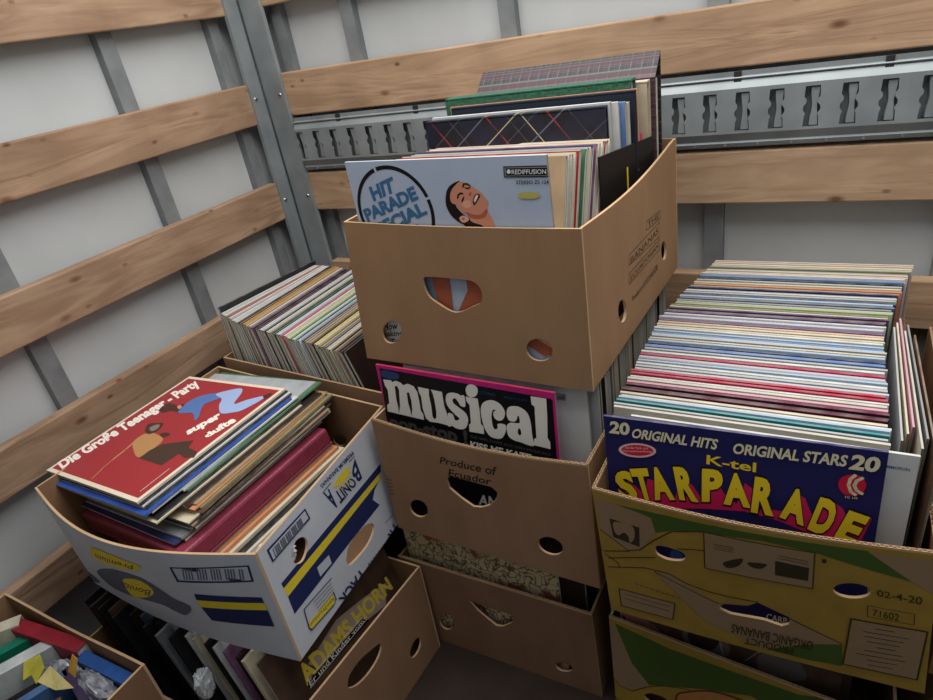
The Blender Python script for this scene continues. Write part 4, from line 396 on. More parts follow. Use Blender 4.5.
# corner post: two flanges with a dark groove between
root=empty('corner_post',(0,0,0)); tag(root,'galvanised steel corner post with screws where both walls meet','post')
def prof(pts,z0,z1,m,nm_):
    mb=MB(); V=[(x,y,z) for z in (z0,z1) for x,y in pts]; n=len(pts); mb.add(V,[(i,i+1,n+i+1,n+i) for i in range(n-1)],m); o=mb.build(nm_,root)
    s=o.modifiers.new('thickness','SOLIDIFY'); s.thickness=.002; s.offset=0; return o
prof([(-.004,-.050),(.005,-.050),(.006,-.012),(.003,-.006),(-.012,.010)],.0,2.25,GALV,'flange')
prof([(-.009,.012),(.006,-.003),(.012,-.006),(.070,-.005),(.072,.004)],.0,2.25,GALV,'flange')
for z in (1.03,.775,.53,1.27):
    for c,ax in (((.006,-.038,z),(1,0,0)),((.058,-.005,z),(0,-1,0))):
        mb=MB(); mb.cyl(c,ax,.0055,.003,SCREW,14,.0035); c2=Vector(c)+Vector(ax)*.003; mb.cyl(c2,ax,.002,.0015,mat('screw_recess',(60,62,64),.5,.6),6); mb.build('screw',root)
# lashing rail with keyhole slots
rail=empty('lashing_rail',(1.14,0,.84)); tag(rail,'galvanised steel lashing rail with keyhole slots across the back wall','rail')
x0,x1,z0,z1=.078,2.28,.842,.970; W=x1-x0
def slot(cx):
    p=[(-11,33),(11,33),(12,16),(8.5,11),(8.5,6),(13,0),(13,-6),(9,-12),(11,-17),(12,-33),(-12,-33),(-11,-17),(-9,-12),(-13,-6),(-13,0),(-8.5,6),(-8.5,11),(-12,16)]
    return [(cx+x*.001,.9055+z*.001) for x,z in p]
ft=[(x0,.868),(x1,.868),(x1,.945),(x0,.945)]
hs=[slot(.092+.0547*i) for i in range(40)]
vs,fs=tess([ft]+hs); mb=MB(); mb.add([(x,-.013,z) for x,z in vs],fs,GALV)
def strip(za,ya,zb,yb): mb.add([(x0,ya,za),(x1,ya,za),(x1,yb,zb),(x0,yb,zb)],[(0,1,2,3)],GALV)
strip(.945,-.013,.9585,-.004);strip(.9585,-.004,.9615,-.008);strip(.9615,-.008,.964,-.003);strip(.964,-.003,.972,-.003)
strip(.853,-.004,.868,-.013);strip(.850,-.007,.853,-.004);strip(.842,-.003,.850,-.007)
bmesh_o=mb.build('face_plate',rail); s=bmesh_o.modifiers.new('thickness','SOLIDIFY'); s.thickness=.0018; s.offset=-1
for h in hs:   # pressed rims round each slot
    pass
mb=MB(); mb.box((x0,.006,.846),(x1,.012,.968),GALV2)
for i in range(40):
    cx=.092+.0547*i; x=cx+.004; V=[]; 
    for q in range(7):
        zz=.874+q*.0103; hw=(.009,.0085,.0065,.005,.0065,.0085,.009)[q]; V+=[(x-hw,.003,zz),(x-hw*.7,-.0095,zz),(x+hw*.7,-.0095,zz),(x+hw,.003,zz)]
    mb.add(V,[(4*q+r,4*q+r+1,4*q+r+5,4*q+r+4) for q in range(6) for r in range(3)],GALV)
mb.build('back_plate',rail)
for i in range(10):
    mb=MB(); mb.box((.215+.225*i,-.0065,.954),(.227+.225*i,-.0025,.972),mat('dark_notch',(40,40,40),.8)); mb.build('notch',rail)
for i in range(40):
    mb=MB(); mb.cyl((.119+.0547*i,-.0055,.8465),(0,-1,0),.0032,.002,SCREW,8,.0025); mb.build('rivet',rail)
# ============================================================ BOXES
KR=kraft('kraft_board',(160,126,94),(146,113,83)); KRI=kraft('kraft_board_inside',(140,108,80),(124,94,68)); KRE=kraft('kraft_cut_edge',(196,164,128),(176,144,108))
KR2=kraft('brown_kraft_board',(150,116,90),(134,102,78)); KRD=kraft('dark_kraft_board',(138,106,82),(122,92,70))
YB=mat('yellow_printed_board',(164,134,58),.75,0,(146,118,52),30,.1,260,.2); WB=mat('white_printed_board',(206,210,218),.6,0,(192,196,206),12,.06,260,.25)
def dipT(u): return 1-.045*math.sin(math.pi*u)**1.0
tR=lambda u:1-.05*math.sin(math.pi*min(1,u*1.05))
carton('T',BOX['T'],'plain brown banana box on top of the centre stack, diamond handle hole','KR' and KR,KRI,KRE,tops={'right':tR,'front':lambda u:1-.012*math.sin(math.pi*u)},group='banana boxes')
carton('M',BOX['M'],'brown banana box printed Produce of Ecuador, middle of the centre stack',KR2,KRI,KRE,tops={'front':lambda u:1-.06*math.sin(math.pi*u)},flute=('front','right'),group='banana boxes')
carton('B',BOX['B'],'brown banana box on the floor under the centre stack',KRD,KRI,KRE,flute=('front',),group='banana boxes')
carton('R',BOX['R'],'yellow and green printed banana box, upper one on the right',YB,KRI,KRE,bul={'front':BUL['Rf']},flute=('front','right','left'),group='banana boxes')
carton('Q',BOX['Q'],'yellow banana box with upside-down oval logo, lowest on the right',YB,KRI,KRE,flute=('front',),group='banana boxes')
carton('W',BOX['W'],'white banana box with navy and yellow stripe, printing upside down',WB,KRI,KRE,bul={'front':BUL['Wf']},group='banana boxes')
carton('L',BOX['L'],'brown floor box under the white banana box, diamond handle hole',KR2,KRI,KRE,group='banana boxes')
def rb(x0,x1,y0,y1,z0,z1,yaw=0):
    return dict(b=[(x0,y0,z0),(x1,y0,z0),(x1,y1,z0),(x0,y1,z0)],t=[(x0,y0,z1),(x1,y0,z1),(x1,y1,z1),(x0,y1,z1)])
CB=rb(.148,.640,-.489,-.105,.325,.560)
for kk in 'bt': CB[kk][0]=(.148,-.493,CB[kk][0][2]); CB[kk][1]=(.634,-.536,CB[kk][1][2])
carton('C',CB,'brown box of leaning records in the corner by the steel post',KR2,KRI,KRE,group='banana boxes')
carton('F',rb(.032,.432,-1.42,-1.016,.0,.346),'tall brown box of books and tapes at the bottom left corner',KRD,KRI,KRE,tops={'back':lambda u:1-.02*math.sin(math.pi*u)**2},group='open boxes')
carton('S',rb(1.447,1.85,-.62,-.12,.322,.557),'brown record box at the right edge, mostly outside the photo',KRD,KRI,KRE,group='banana boxes')
def closed(x0,x1,y0,y1,z,label):
    root=empty('closed_carton',((x0+x1)/2,(y0+y1)/2,0)); tag(root,label,'box')
    mb=MB(); mb.box((x0,y0,0),(x1,y1,z),KRD); mb.build('box_body',root,bevel=.002)
    mb=MB(); mb.box(((x0+x1)/2-.025,y0,z),((x0+x1)/2+.025,y1,z+.0006),mat('packing_tape',(150,118,84),.25)); mb.build('tape_strip',root)
closed(.15,.60,-.485,-.11,.322,'closed brown carton hidden under the corner record box')
closed(1.46,1.85,-.61,-.13,.319,'closed brown carton under the record box at the right edge')
# ============================================================ HERO SLEEVES
def hero(name,art,O,U,V,w,h,t,base,label,cat,group,side='R',edgecol=None,inset=None,mname='cover'):
    O,U,V=Vector(O),Vector(U).normalized(),Vector(V).normalized(); N=U.cross(V)   # N points out of the front cover
    bl=O-V*h; mb=MB(); sleeve_mesh(mb,w,h,t,base,side,edgecol)
    M=Matrix(((U.x,-N.x,V.x,bl.x),(U.y,-N.y,V.y,bl.y),(U.z,-N.z,V.z,bl.z),(0,0,0,1)))
    class PP:
        bul=None; sx=w; sy=h
        def __call__(s,u,v,off=0): return Vector((u*w,-off,v*h))
    if art: decals(mb,PP(),ART[art]['i'])
    sh=Vector((w/2,t/2,0)); mb.v=[tuple(Vector(v)-sh) for v in mb.v]
    o=mb.build('record_sleeve',mw=M@Matrix.Translation(sh)); tag(o,label,cat,group); NS[0]+=1; return o
PAL.update({'hit cover':((172,184,206),(178,190,208)),'mus cover':((196,34,122),(188,30,116)),'star cover':((28,28,82),(34,34,90)),'red border':((228,214,190),(222,206,182)),'kids cover':((64,46,38),(92,70,56)),'tartan':((16,20,30),(24,30,44))})
hO,hU,hV=FR['hit']; hero('hit','hit',hO,hU,hV,.323,.315,.004,'hit cover','pale blue Hit Parade Special sleeve with laughing woman, front of top box','record','records in the top box')
mO,mU,mV=FR['mus']; mO=(mO[0]+.004,mO[1]-.006,mO[2]-.001); hero('mus','mus',mO,mU,mV,.315,.315,.004,'mus cover','magenta-edged black musical non-stop sleeve at the front of the middle box','record','records in the middle box',edgecol=cov('crimson'))
sO,sU,sV=FR['star']; hero('star','star',sO,sU,sV,.315,.315,.004,'star cover','navy Starparade sleeve with yellow letters, front of the right box','record','records in the right box')
G_W='pile in the white box'
ra,rb_,rc,rd=[Vector(p) for p in ((0.097,-0.882,0.54),(0.122,-0.568,0.553),(0.435,-0.594,0.584),(0.41,-0.908,0.571))]
U0=(rb_-ra).normalized(); V0=(ra-rd).normalized(); N0=U0.cross(V0).normalized(); V0=N0.cross(U0)
hero('red','red',ra,U0,V0,.315,.315,.004,'red border','red Die Grosse Teenager-Party sleeve lying on top of the white-box pile','record',G_W,side='L')
# ============================================================ ROWS
rnd=R.uniform
colsR=['white','ivory','pale grey','teal','light blue','white','cream','maroon','black','maroon','pink','ivory','white','crimson','red','lilac','pale grey','white','light blue','grey','lilac','crimson','white','pale grey','blue','blue','navy','light blue','cream','pale grey','light blue','blue','light blue','white','cream','cream','peach','plum','lilac','lilac','white','purple','brown','purple','cream','olive','lime','pale grey','grey','slate','light blue','navy','pale grey','white','grey','navy','tan','orange','cream','olive','pale grey','black','blue','light blue','white','peach','ivory','grey','olive','pale grey','cream','peach','ivory']
def plR(i,n):
    y=-.606+i*(.528/(n-1)); f=max(0,(y+.32)/.24)
    d=dict(p=(1.0535+f*.046+rnd(-.002,.0025),y,.3275+rnd(0,.0035)),yaw=rnd(-.004,.004)-.004,lean=math.radians(1.2),t=rnd(.0036,.0054),w=.3145 if y<-.1 else .316)
    if i==0: d['p']=(1.081,-.6125,.3275); d['yaw']=0
    return d
rR=row(colsR,'right yellow box','front','records in the right box',plR)
def prints(o,its):
    me=o.data; bm=bmesh.new(); bm.from_mesh(me)
    for col,quad,txt in its:
        m=ink(col); 
        if m.name not in [q.name for q in me.materials]: me.materials.append(m)
        mi=[q.name for q in me.materials].index(m.name); (x0,z0,x1,z1)=quad
        vs,fs=text2d(txt,.02) if txt else ([(0,0),(1,0),(1,1),(0,1)],[(0,1,2,3)])
        yy=min(v.co.y for v in bm.verts)-.0003 if not its is None and False else o_y
        bv=[bm.verts.new((x0+(x1-x0)*a,yy,z0+(z1-z0)*b)) for a,b in vs]
        for f in fs:
            try: q=bm.faces.new([bv[k] for k in f]); q.material_index=mi
            except ValueError: pass
    bm.to_mesh(me); bm.free()
o_y=min(v.co.y for v in rR[0].data.vertices)-.0003
prints(rR[0],[('hit_blue',(.118,.293,.150,.297),'GRAMMOFON'),('ink_black',(.112,.262,.124,.272),''),('ink_black',(.112,.252,.126,.255),''),('ink_black',(.112,.246,.126,.249),''),('ink_black',(.112,.240,.126,.243),''),('ink_black',(.112,.188,.122,.193),'n')])
colsM=['white','pale grey','slate','black','ivory','cream','white','grey','tan','cream','ivory','olive','pale grey','white','ivory','black','cream','pale grey','cream','brown','ivory','grey','pale grey','cream','white','slate','light blue','ivory','olive','cream','ivory','white','black','cream','ivory','black','black','ivory','pale grey','cream','white']
def plM(i,n):
    y=-.570+i*(.41/(n-1))
    return dict(p=(.7085+rnd(-.003,.003)-(.012 if i==0 else 0),y,.3365+rnd(0,.002)),yaw=rnd(-.004,.004),lean=math.radians(.8),t=rnd(.005,.0075),h=.312)
rM=row(colsM,'middle centre box','front','records in the middle box',plM)
o_y=min(v.co.y for v in rM[0].data.vertices)-.0003
prints(rM[0],[('ink_grey',(.108,.286,.124,.297),''),('ink_white',(.109,.287,.123,.296),''),('ink_black',(.111,.289,.121,.294),'298')])
for i,(dx,c) in enumerate([]):
    o=put_sleeve(c,(.664+dx,-.561+.0,.338),0,0,h=.312,t=.0022,side='L',roll=-.055) if False else None
colsT=['tan','ivory','white','cream','red','ivory','green','pale grey','cream','navy','plum','ivory','cream','crimson','white','cream']
def plT(i,n):
    f=i/(n-1); y=-.538+f*.112; x=.6515+.016*f+rnd(0,.003)
    return dict(p=(x,y,.660+rnd(0,.002)),yaw=rnd(-.002,.002)-.066,lean=math.radians(17+6*f+rnd(-.3,.3)),t=rnd(.004,.0065),h=.302,w=.312)
rT=row(colsT,'top box','front','records in the top box',plT)
colsC=['white','pale grey','white','olive','red','white','grey','white','pale grey','ivory','black','brown','mustard','mustard','tan','ivory','plum','black','black','maroon','white','pale grey','black','white','tan','dark green','dark green','lilac','pale grey','crimson','white','lime','cream','green','white','dark green','light blue','brown','grey','tan','tan','black','yellow','cream','olive','tan','slate','ivory','cream','dark brown','tan','dark brown','black','dark brown']
def plC(i,n):
    f=i/(n-1); return dict(p=(.178+f*.446,-.482-.042*f+rnd(0,.006),.3305+.012*(1-f)**3),yaw=math.pi/2+rnd(-.006,.006),lean=math.radians(3+14*f+rnd(-.2,.2)),t=rnd(.0048,.0072),roll=.05*max(0,1-f*5),h=.313,w=.313)
rC=row(colsC,'corner box','left','leaning records in the corner box',plC,side='L')
for o in rC[:10]: o.location.z+=.0
o=put_sleeve('black',(.166,-.481,.349),math.pi/2+.01,math.radians(2),t=.006,side='L',roll=.06,w=.32,h=.318); tag(o,'black-edged sleeve leaning against the wall, leftmost in the corner box','record','leaning records in the corner box')
# sideways sleeves squeezed at the right of the right box
for i,(c,l,y) in enumerate([('pale grey','pale grey sleeve turned sideways, innermost along the right box wall',-.59),('cream','cream sleeve turned sideways along the right box wall',-.575),('pink','pale pink sleeve turned sideways along the right box wall',-.56),('ivory','ivory sleeve turned sideways along the right box wall',-.60),('grey','grey sleeve turned sideways along the right box wall',-.58),('brown','brown sleeve turned sideways, nearest the right box wall',-.62)]):
    o=put_sleeve(c,(1.3775+i*.0062,y,.328),math.pi/2-.012+.006*i,-math.radians(.6),w=.30,t=.0022,side='L',roll=.03 if i<5 else 0); tag(o,l,'record','sideways sleeves')
# L box
colsL=['black','dark brown','black','brown','black','dark brown','slate','black','dark brown','grey','black','white','cream','black','white','plum','dark brown','cream']
def plL(i,n):
    return dict(p=(.225+i*(.392/(n-1)),-.945+rnd(-.02,.004) if i<11 else -.94,.0055),yaw=math.pi/2+rnd(-.02,.02),lean=math.radians(11+rnd(-1,1)),t=rnd(.005,.008),h=.312,w=.313)
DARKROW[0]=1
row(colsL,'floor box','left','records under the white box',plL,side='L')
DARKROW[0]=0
ln=math.radians(11); kU=(0,1,0); kV=(-math.sin(ln),0,math.cos(ln)); kO=Vector((.640,-.937,.006))+Vector(kV)*.315
hero('kids','kids',kO,kU,kV,.313,.313,.004,'kids cover','dark sleeve with big yellow lettering between white box and floor box','record','records under the white box',side='L')
# B, Q fronts
def special(name,kind):
    m,nt,b=nm(name); N=nt.nodes; Lk=nt.links; b.inputs['Roughness'].default_value=.5
    tc=N.new('ShaderNodeTexCoord'); mp=N.new('ShaderNodeMapping'); Lk.new(tc.outputs['Object'],mp.inputs['Vector'])
    if kind=='comic':
        v=N.new('ShaderNodeTexVoronoi'); v.feature='DISTANCE_TO_EDGE'; v.inputs['Scale'].default_value=62; mp.inputs['Scale'].default_value=(1,1,.8)
        no=N.new('ShaderNodeTexNoise'); no.inputs['Scale'].default_value=30; Lk.new(mp.outputs[0],no.inputs['Vector'])
        ad=N.new('ShaderNodeMix'); ad.data_type='RGBA'; ad.inputs['Factor'].default_value=.06; Lk.new(mp.outputs[0],ad.inputs['A']); Lk.new(no.outputs['Color'],ad.inputs['B']); Lk.new(ad.outputs['Result'],v.inputs['Vector'])
        r=N.new('ShaderNodeValToRGB'); r.color_ramp.elements[0].position=.03; r.color_ramp.elements[0].color=(*lin((98,80,58)),1); r.color_ramp.elements[1].position=.10; r.color_ramp.elements[1].color=(*lin((204,184,144)),1); Lk.new(v.outputs['Distance'],r.inputs[0])
        n2=N.new('ShaderNodeTexNoise'); n2.inputs['Scale'].default_value=16; n2.inputs['Detail'].default_value=4; Lk.new(mp.outputs[0],n2.inputs['Vector'])
        r2=N.new('ShaderNodeValToRGB'); r2.color_ramp.elements[0].position=.56; r2.color_ramp.elements[0].color=(0,0,0,1); r2.color_ramp.elements[1].position=.62; r2.color_ramp.elements[1].color=(1,1,1,1); Lk.new(n2.outputs['Fac'],r2.inputs[0])
        mx=N.new('ShaderNodeMix'); mx.data_type='RGBA'; Lk.new(r2.outputs[0],mx.inputs['Factor']); Lk.new(r.outputs[0],mx.inputs['A']); mx.inputs['B'].default_value=(*lin((136,72,58)),1); Lk.new(mx.outputs['Result'],b.inputs['Base Color'])
    if kind=='tartan' or kind=='tartan2':
        sep=N.new('ShaderNodeSeparateXYZ'); 
        if kind=='tartan': mp.inputs['Rotation'].default_value=(0,math.radians(38),0)
        Lk.new(mp.outputs[0],sep.inputs[0])
        def bandnode(ax,period,width,ph,col,prev,fac=1.):
            a=N.new('ShaderNodeMath'); a.operation='ADD'; a.inputs[1].default_value=ph+10*period; Lk.new(sep.outputs[ax],a.inputs[0])
            md=N.new('ShaderNodeMath'); md.operation='MODULO'; md.inputs[1].default_value=period; Lk.new(a.outputs[0],md.inputs[0])
            lt=N.new('ShaderNodeMath'); lt.operation='LESS_THAN'; lt.inputs[1].default_value=width; Lk.new(md.outputs[0],lt.inputs[0])
            f=N.new('ShaderNodeMath'); f.operation='MULTIPLY'; f.inputs[1].default_value=fac; Lk.new(lt.outputs[0],f.inputs[0])
            mx=N.new('ShaderNodeMix'); mx.data_type='RGBA'; Lk.new(f.outputs[0],mx.inputs['Factor']); Lk.new(prev,mx.inputs['A']); mx.inputs['B'].default_value=(*lin(col),1); return mx.outputs['Result']
        rgb=N.new('ShaderNodeRGB'); rgb.outputs[0].default_value=(*lin((12,13,18)),1); o_=rgb.outputs[0]
        if kind=='tartan':
            for ax in ('X','Z'):
                o_=bandnode(ax,.084,.030,.0,(20,25,48),o_,.6); o_=bandnode(ax,.084,.0022,.040,(150,44,58) if ax=='X' else (96,98,120),o_,.85); o_=bandnode(ax,.084,.0014,.012,(90,90,120),o_,.55); o_=bandnode(ax,.168,.0018,.075,(188,180,130),o_,.8)
        else:
            for ax in ('X','Y','Z'):
                o_=bandnode(ax,.018,.008,.0,(64,24,36),o_,.5); o_=bandnode(ax,.018,.0010,.012,(96,132,130),o_,.55); o_=bandnode(ax,.018,.0010,.003,(120,90,100),o_,.3)
        Lk.new(o_,b.inputs['Base Color'])
    if kind=='cloth':
        w=N.new('ShaderNodeTexNoise'); w.inputs['Scale'].default_value=180; Lk.new(mp.outputs[0],w.inputs['Vector'])
        r=N.new('ShaderNodeValToRGB'); r.color_ramp.elements[0].color=(*lin((20,66,50)),1); r.color_ramp.elements[1].color=(*lin((62,120,94)),1); Lk.new(w.outputs['Fac'],r.inputs[0]); Lk.new(r.outputs[0],b.inputs['Base Color'])
        bp=N.new('ShaderNodeBump'); bp.inputs['Strength'].default_value=.8; bp.inputs['Distance'].default_value=.002; Lk.new(w.outputs['Fac'],bp.inputs['Height']); Lk.new(bp.outputs[0],b.inputs['Normal'])
    if kind=='marble':
        n2=N.new('ShaderNodeTexNoise'); n2.inputs['Scale'].default_value=90; n2.inputs['Detail'].default_value=6; Lk.new(mp.outputs[0],n2.inputs['Vector'])
        r=N.new('ShaderNodeValToRGB'); r.color_ramp.elements[0].position=.46; r.color_ramp.elements[0].color=(*lin((30,28,28)),1); r.color_ramp.elements[1].position=.54; r.color_ramp.elements[1].color=(*lin((186,180,168)),1); Lk.new(n2.outputs['Fac'],r.inputs[0]); Lk.new(r.outputs[0],b.inputs['Base Color'])
    return m
def respec(o,m,idx=0): o.data.materials[idx]=m
gB='records in the lowest centre box'
for i,(c,x,y,l) in enumerate([('tan',.624,-.596,'tan sleeve crowded with comic drawings, front of lowest centre box'),('dark brown',.668,-.588,'dark brown sleeve behind the comic-drawing one in the lowest centre box'),('cream',.65,-.40,'cream sleeve hidden inside the lowest centre box'),('white',.65,-.14,'white sleeve at the back of the lowest centre box')]):
    o=put_sleeve(c,(x,y,.0065),0,math.radians(.5),t=.005 if i<2 else .006); tag(o,l,'record',gB)
    if i==0: respec(o,special('comic_cover_print','comic'))
qO=Vector((1.045,-.600,.320)); hero('qlp','qlp',qO,(1,-.038,0),(0,0,1),.314,.3135,.005,'kids cover','dark brown sleeve with pinkish figure and glasses, front of lowest right box','record','records in the lowest right box',edgecol=cov('orange'))
for i,(c,y) in enumerate([('brown',-.585),('grey',-.35),('cream',-.10)]):
    o=put_sleeve(c,(1.06,y,.0055),0,0,t=.006,h=.3135); tag(o,c+' sleeve inside the lowest right box, behind the glasses sleeve','record','records in the lowest right box')
# S box
MARB=special('marbled_paper','marble')
for i,c in enumerate(['red','black','ivory','black','pale grey','black','ivory','brown']):
    o=put_sleeve(c,(1.462+i*.016,-.44+ (0 if i else .0),.3275),math.pi/2,math.radians(1.5),t=.007 if i else .005,side='L')
    tag(o,['bright red sleeve at the left of the right-edge box','black marbled sleeve just right of the bright red one'][i] if i<2 else '%s of the marbled %s sleeves in the right-edge box'%(['','','first','second','only','third','second','only'][i],c),'record','records in the right-edge box')
    if i in (1,2,4,5): 
        for q in (0,): respec(o,MARB,q)
        if len(o.data.materials)>1: o.data.materials[1]=MARB
# ============================================================ TOP BOX SPECIALS
def album(name,x,y,z,w,h,t,mcover,mpage,label,cat,group,slope=0.,yaw=0.,pageside='R',open_top=False):
    """thick album: front board, back board, spine on top edge and a page block"""
    root=empty(name,(x+w/2,y+t/2,z)); root.rotation_euler=(0,0,yaw); tag(root,label,cat,group); b=.003
    M=Matrix.Translation(root.location)@Matrix.Rotation(yaw,4,'Z')@Matrix.Translation((-w/2,-t/2,0))
    def bx(n,a,c,m,bev=.0008):
        mb=MB(); mb.box(a,c,m,M); o=mb.build(n,bevel=0); o.parent=root; o.matrix_parent_inverse=parent_world(root).inverted(); return o
    hf=h-slope
    bx('front_cover',(0,0,0),(w,b,hf),mcover); bx('back_cover',(0,t-b,0),(w,t,h),mcover)
    mb=MB(); V=[(0,0,hf-.001),(w,0,hf-.001),(w,t,h-.001),(0,t,h-.001),(0,0,hf+.002),(w,0,hf+.002),(w,t,h+.002),(0,t,h+.002)]
    mb.add([M@Vector(v) for v in V],[(0,3,2,1),(4,5,6,7),(0,1,5,4),(1,2,6,5),(2,3,7,6),(3,0,4,7)],mcover); o=mb.build('spine'); o.parent=root; o.matrix_parent_inverse=parent_world(root).inverted()
    n=max(2,int(t/.006)); mb=MB()
    for i in range(n):
        ya=b+.0005+(t-2*b-.001)*i/n; yb=b+.0005+(t-2*b-.001)*(i+.75)/n; mb.box((.004,ya,.003),(w-.004-.001*(i%2),yb,min(h,hf)-.004),mpage,M)
    o=mb.build('page_block'); o.parent=root; o.matrix_parent_inverse=parent_world(root).inverted(); return root
TART=special('tartan_paper','tartan'); TART2=special('small_tartan_cloth','tartan2'); GRN=special('green_cloth','cloth')
PAGE=mat('page_edge',(214,208,196),.8,0,(186,180,168),80,contrast=.2)
album('record_album',.664,-.318,.661,.315,.321,.014,TART,PAGE,'black tartan record album standing behind the top-box sleeves','album','albums in the top box')
for i,(c,t,x,z) in enumerate([('white',.006,.668,.326),('white',.005,.678,.324),('blue',.006,.686,.322),('ivory',.004,.690,.320)]):
    o=put_sleeve(c,(x,-.300+i*.0075,.661),-.01,0,w=.3145,h=z,t=t); tag(o,['white sleeve directly behind the black tartan album','second white sleeve behind the black tartan album','blue sleeve between white ones behind the black tartan album','ivory sleeve in front of the dark album, top box'][i],'record','records in the top box')
album('record_album',.690,-.268,.661,.320,.332,.010,mat('dark_blue_cloth',(30,36,50),.7),PAGE,'dark blue-black album standing between white sleeves and green album','album','albums in the top box')
o=put_sleeve('orange',(.680,-.2525,.661),0,0,w=.33,h=.334,t=.004); tag(o,'orange sleeve peeking out in front of the green cloth album','record','records in the top box')
album('record_album',.668,-.247,.661,.331,.345,.030,GRN,PAGE,'green cloth record album standing in the top box','album','albums in the top box')
album('record_album',.705,-.214,.661,.310,.336,.022,mat('cream_cloth',(196,182,158),.8,0,(176,160,136),40),PAGE,'cream album beside the green one near the top box corner','album','albums in the top box')
album('record_album',.700,-.188,.661,.322,.372,.040,TART2,PAGE,'tall red and green tartan album at the back of the top box','album','albums in the top box',slope=.034)
# black card at the right wall of the top box
def slab(name,corn,t,m,label,cat,group=None,extra=None):
    P=[Vector(p) for p in corn]; n=(P[1]-P[0]).cross(P[3]-P[0]).normalized(); c=(P[0]+P[1])/2
    mb=MB(); V=P+[p-n*t for p in P]; mb.add(V,[(0,1,2,3),(7,6,5,4),(0,4,5,1),(1,5,6,2),(2,6,7,3),(3,7,4,0)],m)
    if extra: extra(mb,P,n)
    o=mb.build(name,origin=c,bevel=.0008); tag(o,label,cat,group); return o
def yl(mb,P,n):
    def q(u,v): return P[0]*(1-u)*(1-v)+P[1]*u*(1-v)+P[2]*u*v+P[3]*(1-u)*v+n*.0004
    mb.add([q(.45,.25),q(.475,.25),q(.475,.88),q(.45,.88)],[(0,1,2,3)],ink('star_yellow'))
    vs,fs=text2d('A VA',.01); mb.add([q(.66+.12*x,.78+.06*y) for x,y in vs],fs,ink('ink_grey'))
slab('record_sleeve',[(.992,-.400,.662),(1.018,-.205,.662),(1.020,-.195,.912),(.990,-.392,.928)],.003,mat('black_card',(30,26,25),.5),'black sleeve with a yellow stripe against the top box side','record','records in the top box',yl)
slab('record_sleeve',[(.984,-.34,.668),(1.006,-.20,.668),(1.006,-.215,.922),(.988,-.25,.925)],.002,cov('crimson'),'crimson sleeve corner peeking behind the black striped one','record','records in the top box')
# ============================================================ WHITE BOX PILE
def flat(c,dz,du,dv,yaw,t,label,side='L',w=.314):
    """lie parallel to the red sleeve, dz below it along its normal"""
    Rm=Matrix.Rotation(yaw,3,N0); ctr=(ra+rc)/2-N0*dz+U0*du-V0*dv; U=Rm@U0; V=Rm@V0
    mb=MB(); sleeve_mesh(mb,w,w,t,c,side); bl=ctr-U*w/2-V*w/2
    M=Matrix(((U.x,-N0.x,V.x,bl.x),(U.y,-N0.y,V.y,bl.y),(U.z,-N0.z,V.z,bl.z),(0,0,0,1)))
    sh=Vector((w/2,t/2,0)); mb.v=[tuple(Vector(v)-sh) for v in mb.v]
    o=mb.build('record_sleeve',mw=M@Matrix.Translation(sh)); tag(o,label,'record',G_W); NS[0]+=1
z=.0046
pile=[('black',.000,.004,.004,.003),('white',.002,.008,-.006,.0025),('black',.0,.012,.008,.003),('royal blue',-.010,.020,.012,.0035),('white',.004,.022,-.004,.0025),('pale grey',.052,.020,.035,.0025),('green',.060,.026,.010,.003),('black',.0,.030,.006,.003),('cream',-.004,.034,.0,.0025),('dark brown',.038,.044,.02,.0035),('tan',.046,.050,.035,.003),('orange',.036,.052,.045,.0025),('olive',.048,.058,.03,.0035),('brown',.040,.060,.05,.003),('cream',.022,.058,.02,.0025),('dark brown',.034,.062,.035,.004),('tan',.028,.062,.0,.003),('slate',.022,.056,.02,.004),('ivory',.030,.058,.01,.004),('grey',.010,.050,.0,.004),('navy',.0,.046,-.01,.003),('ivory',.012,.046,.01,.004)]
seen={}
for i,(c,du,dv,yw,t) in enumerate(pile):
    k=seen.get(c,0); seen[c]=k+1; n=sum(1 for q in pile if q[0]==c)
    l=('%s sleeve lying in the pile under the red one'%c) if n==1 else '%s %s sleeve from the top, in the pile under the red one'%(ORD[k],c)
    flat(c,z,du,dv,yw,t,l); z+=t+.0003
# maroon box
zz=z+.001
MAR=mat('maroon_leatherette',(144,58,78),.34,0,(126,46,64),30,.25,400,.5)
mroot=empty('box_set_case',(0,0,0)); tag(mroot,'maroon leatherette record case lying under the sleeve pile in white box','record case')
ctr=(ra+rc)/2-N0*zz-U0*.004-V0*.062; w=.325; t=.036
M=Matrix(((U0.x,-V0.x,N0.x,ctr.x),(U0.y,-V0.y,N0.y,ctr.y),(U0.z,-V0.z,N0.z,ctr.z),(0,0,0,1)))
mroot.matrix_world=M@Matrix.Translation((0,0,-t))
for nme,a,b,m,bv in [('lid',(-w/2,-w/2,-.030),(w/2,w/2,0),MAR,.005),('base',(-w/2,-w/2,-t),(w/2,w/2,-.0303),MAR,.002)]:
    mb=MB(); mb.box(a,b,m); o=mb.build(nme,bevel=bv); o.parent=mroot; o.matrix_parent_inverse=Matrix(); o.matrix_local=Matrix.Translation((0,0,t))
    for p in o.data.polygons: p.use_smooth=False
z=zz+t+.001
low=[('tan',.0,.10,.0),('orange',.01,.112,.0),('cream',.02,.12,.0),('black',.025,.13,.0),('ivory',.01,.142,.01),('peach',.0,.15,-.01),('brown',.0,.155,.02),('white',-.01,.16,.02)]
low=[('tan',.0,.078,.0),('orange',.006,.086,.0),('cream',.012,.094,.0),('black',.016,.100,.0),('ivory',.006,.106,.01),('peach',.0,.112,-.01),('brown',.0,.118,.01),('white',-.004,.118,.0),('grey',-.004,.110,.0),('tan',.0,.1,.0)]
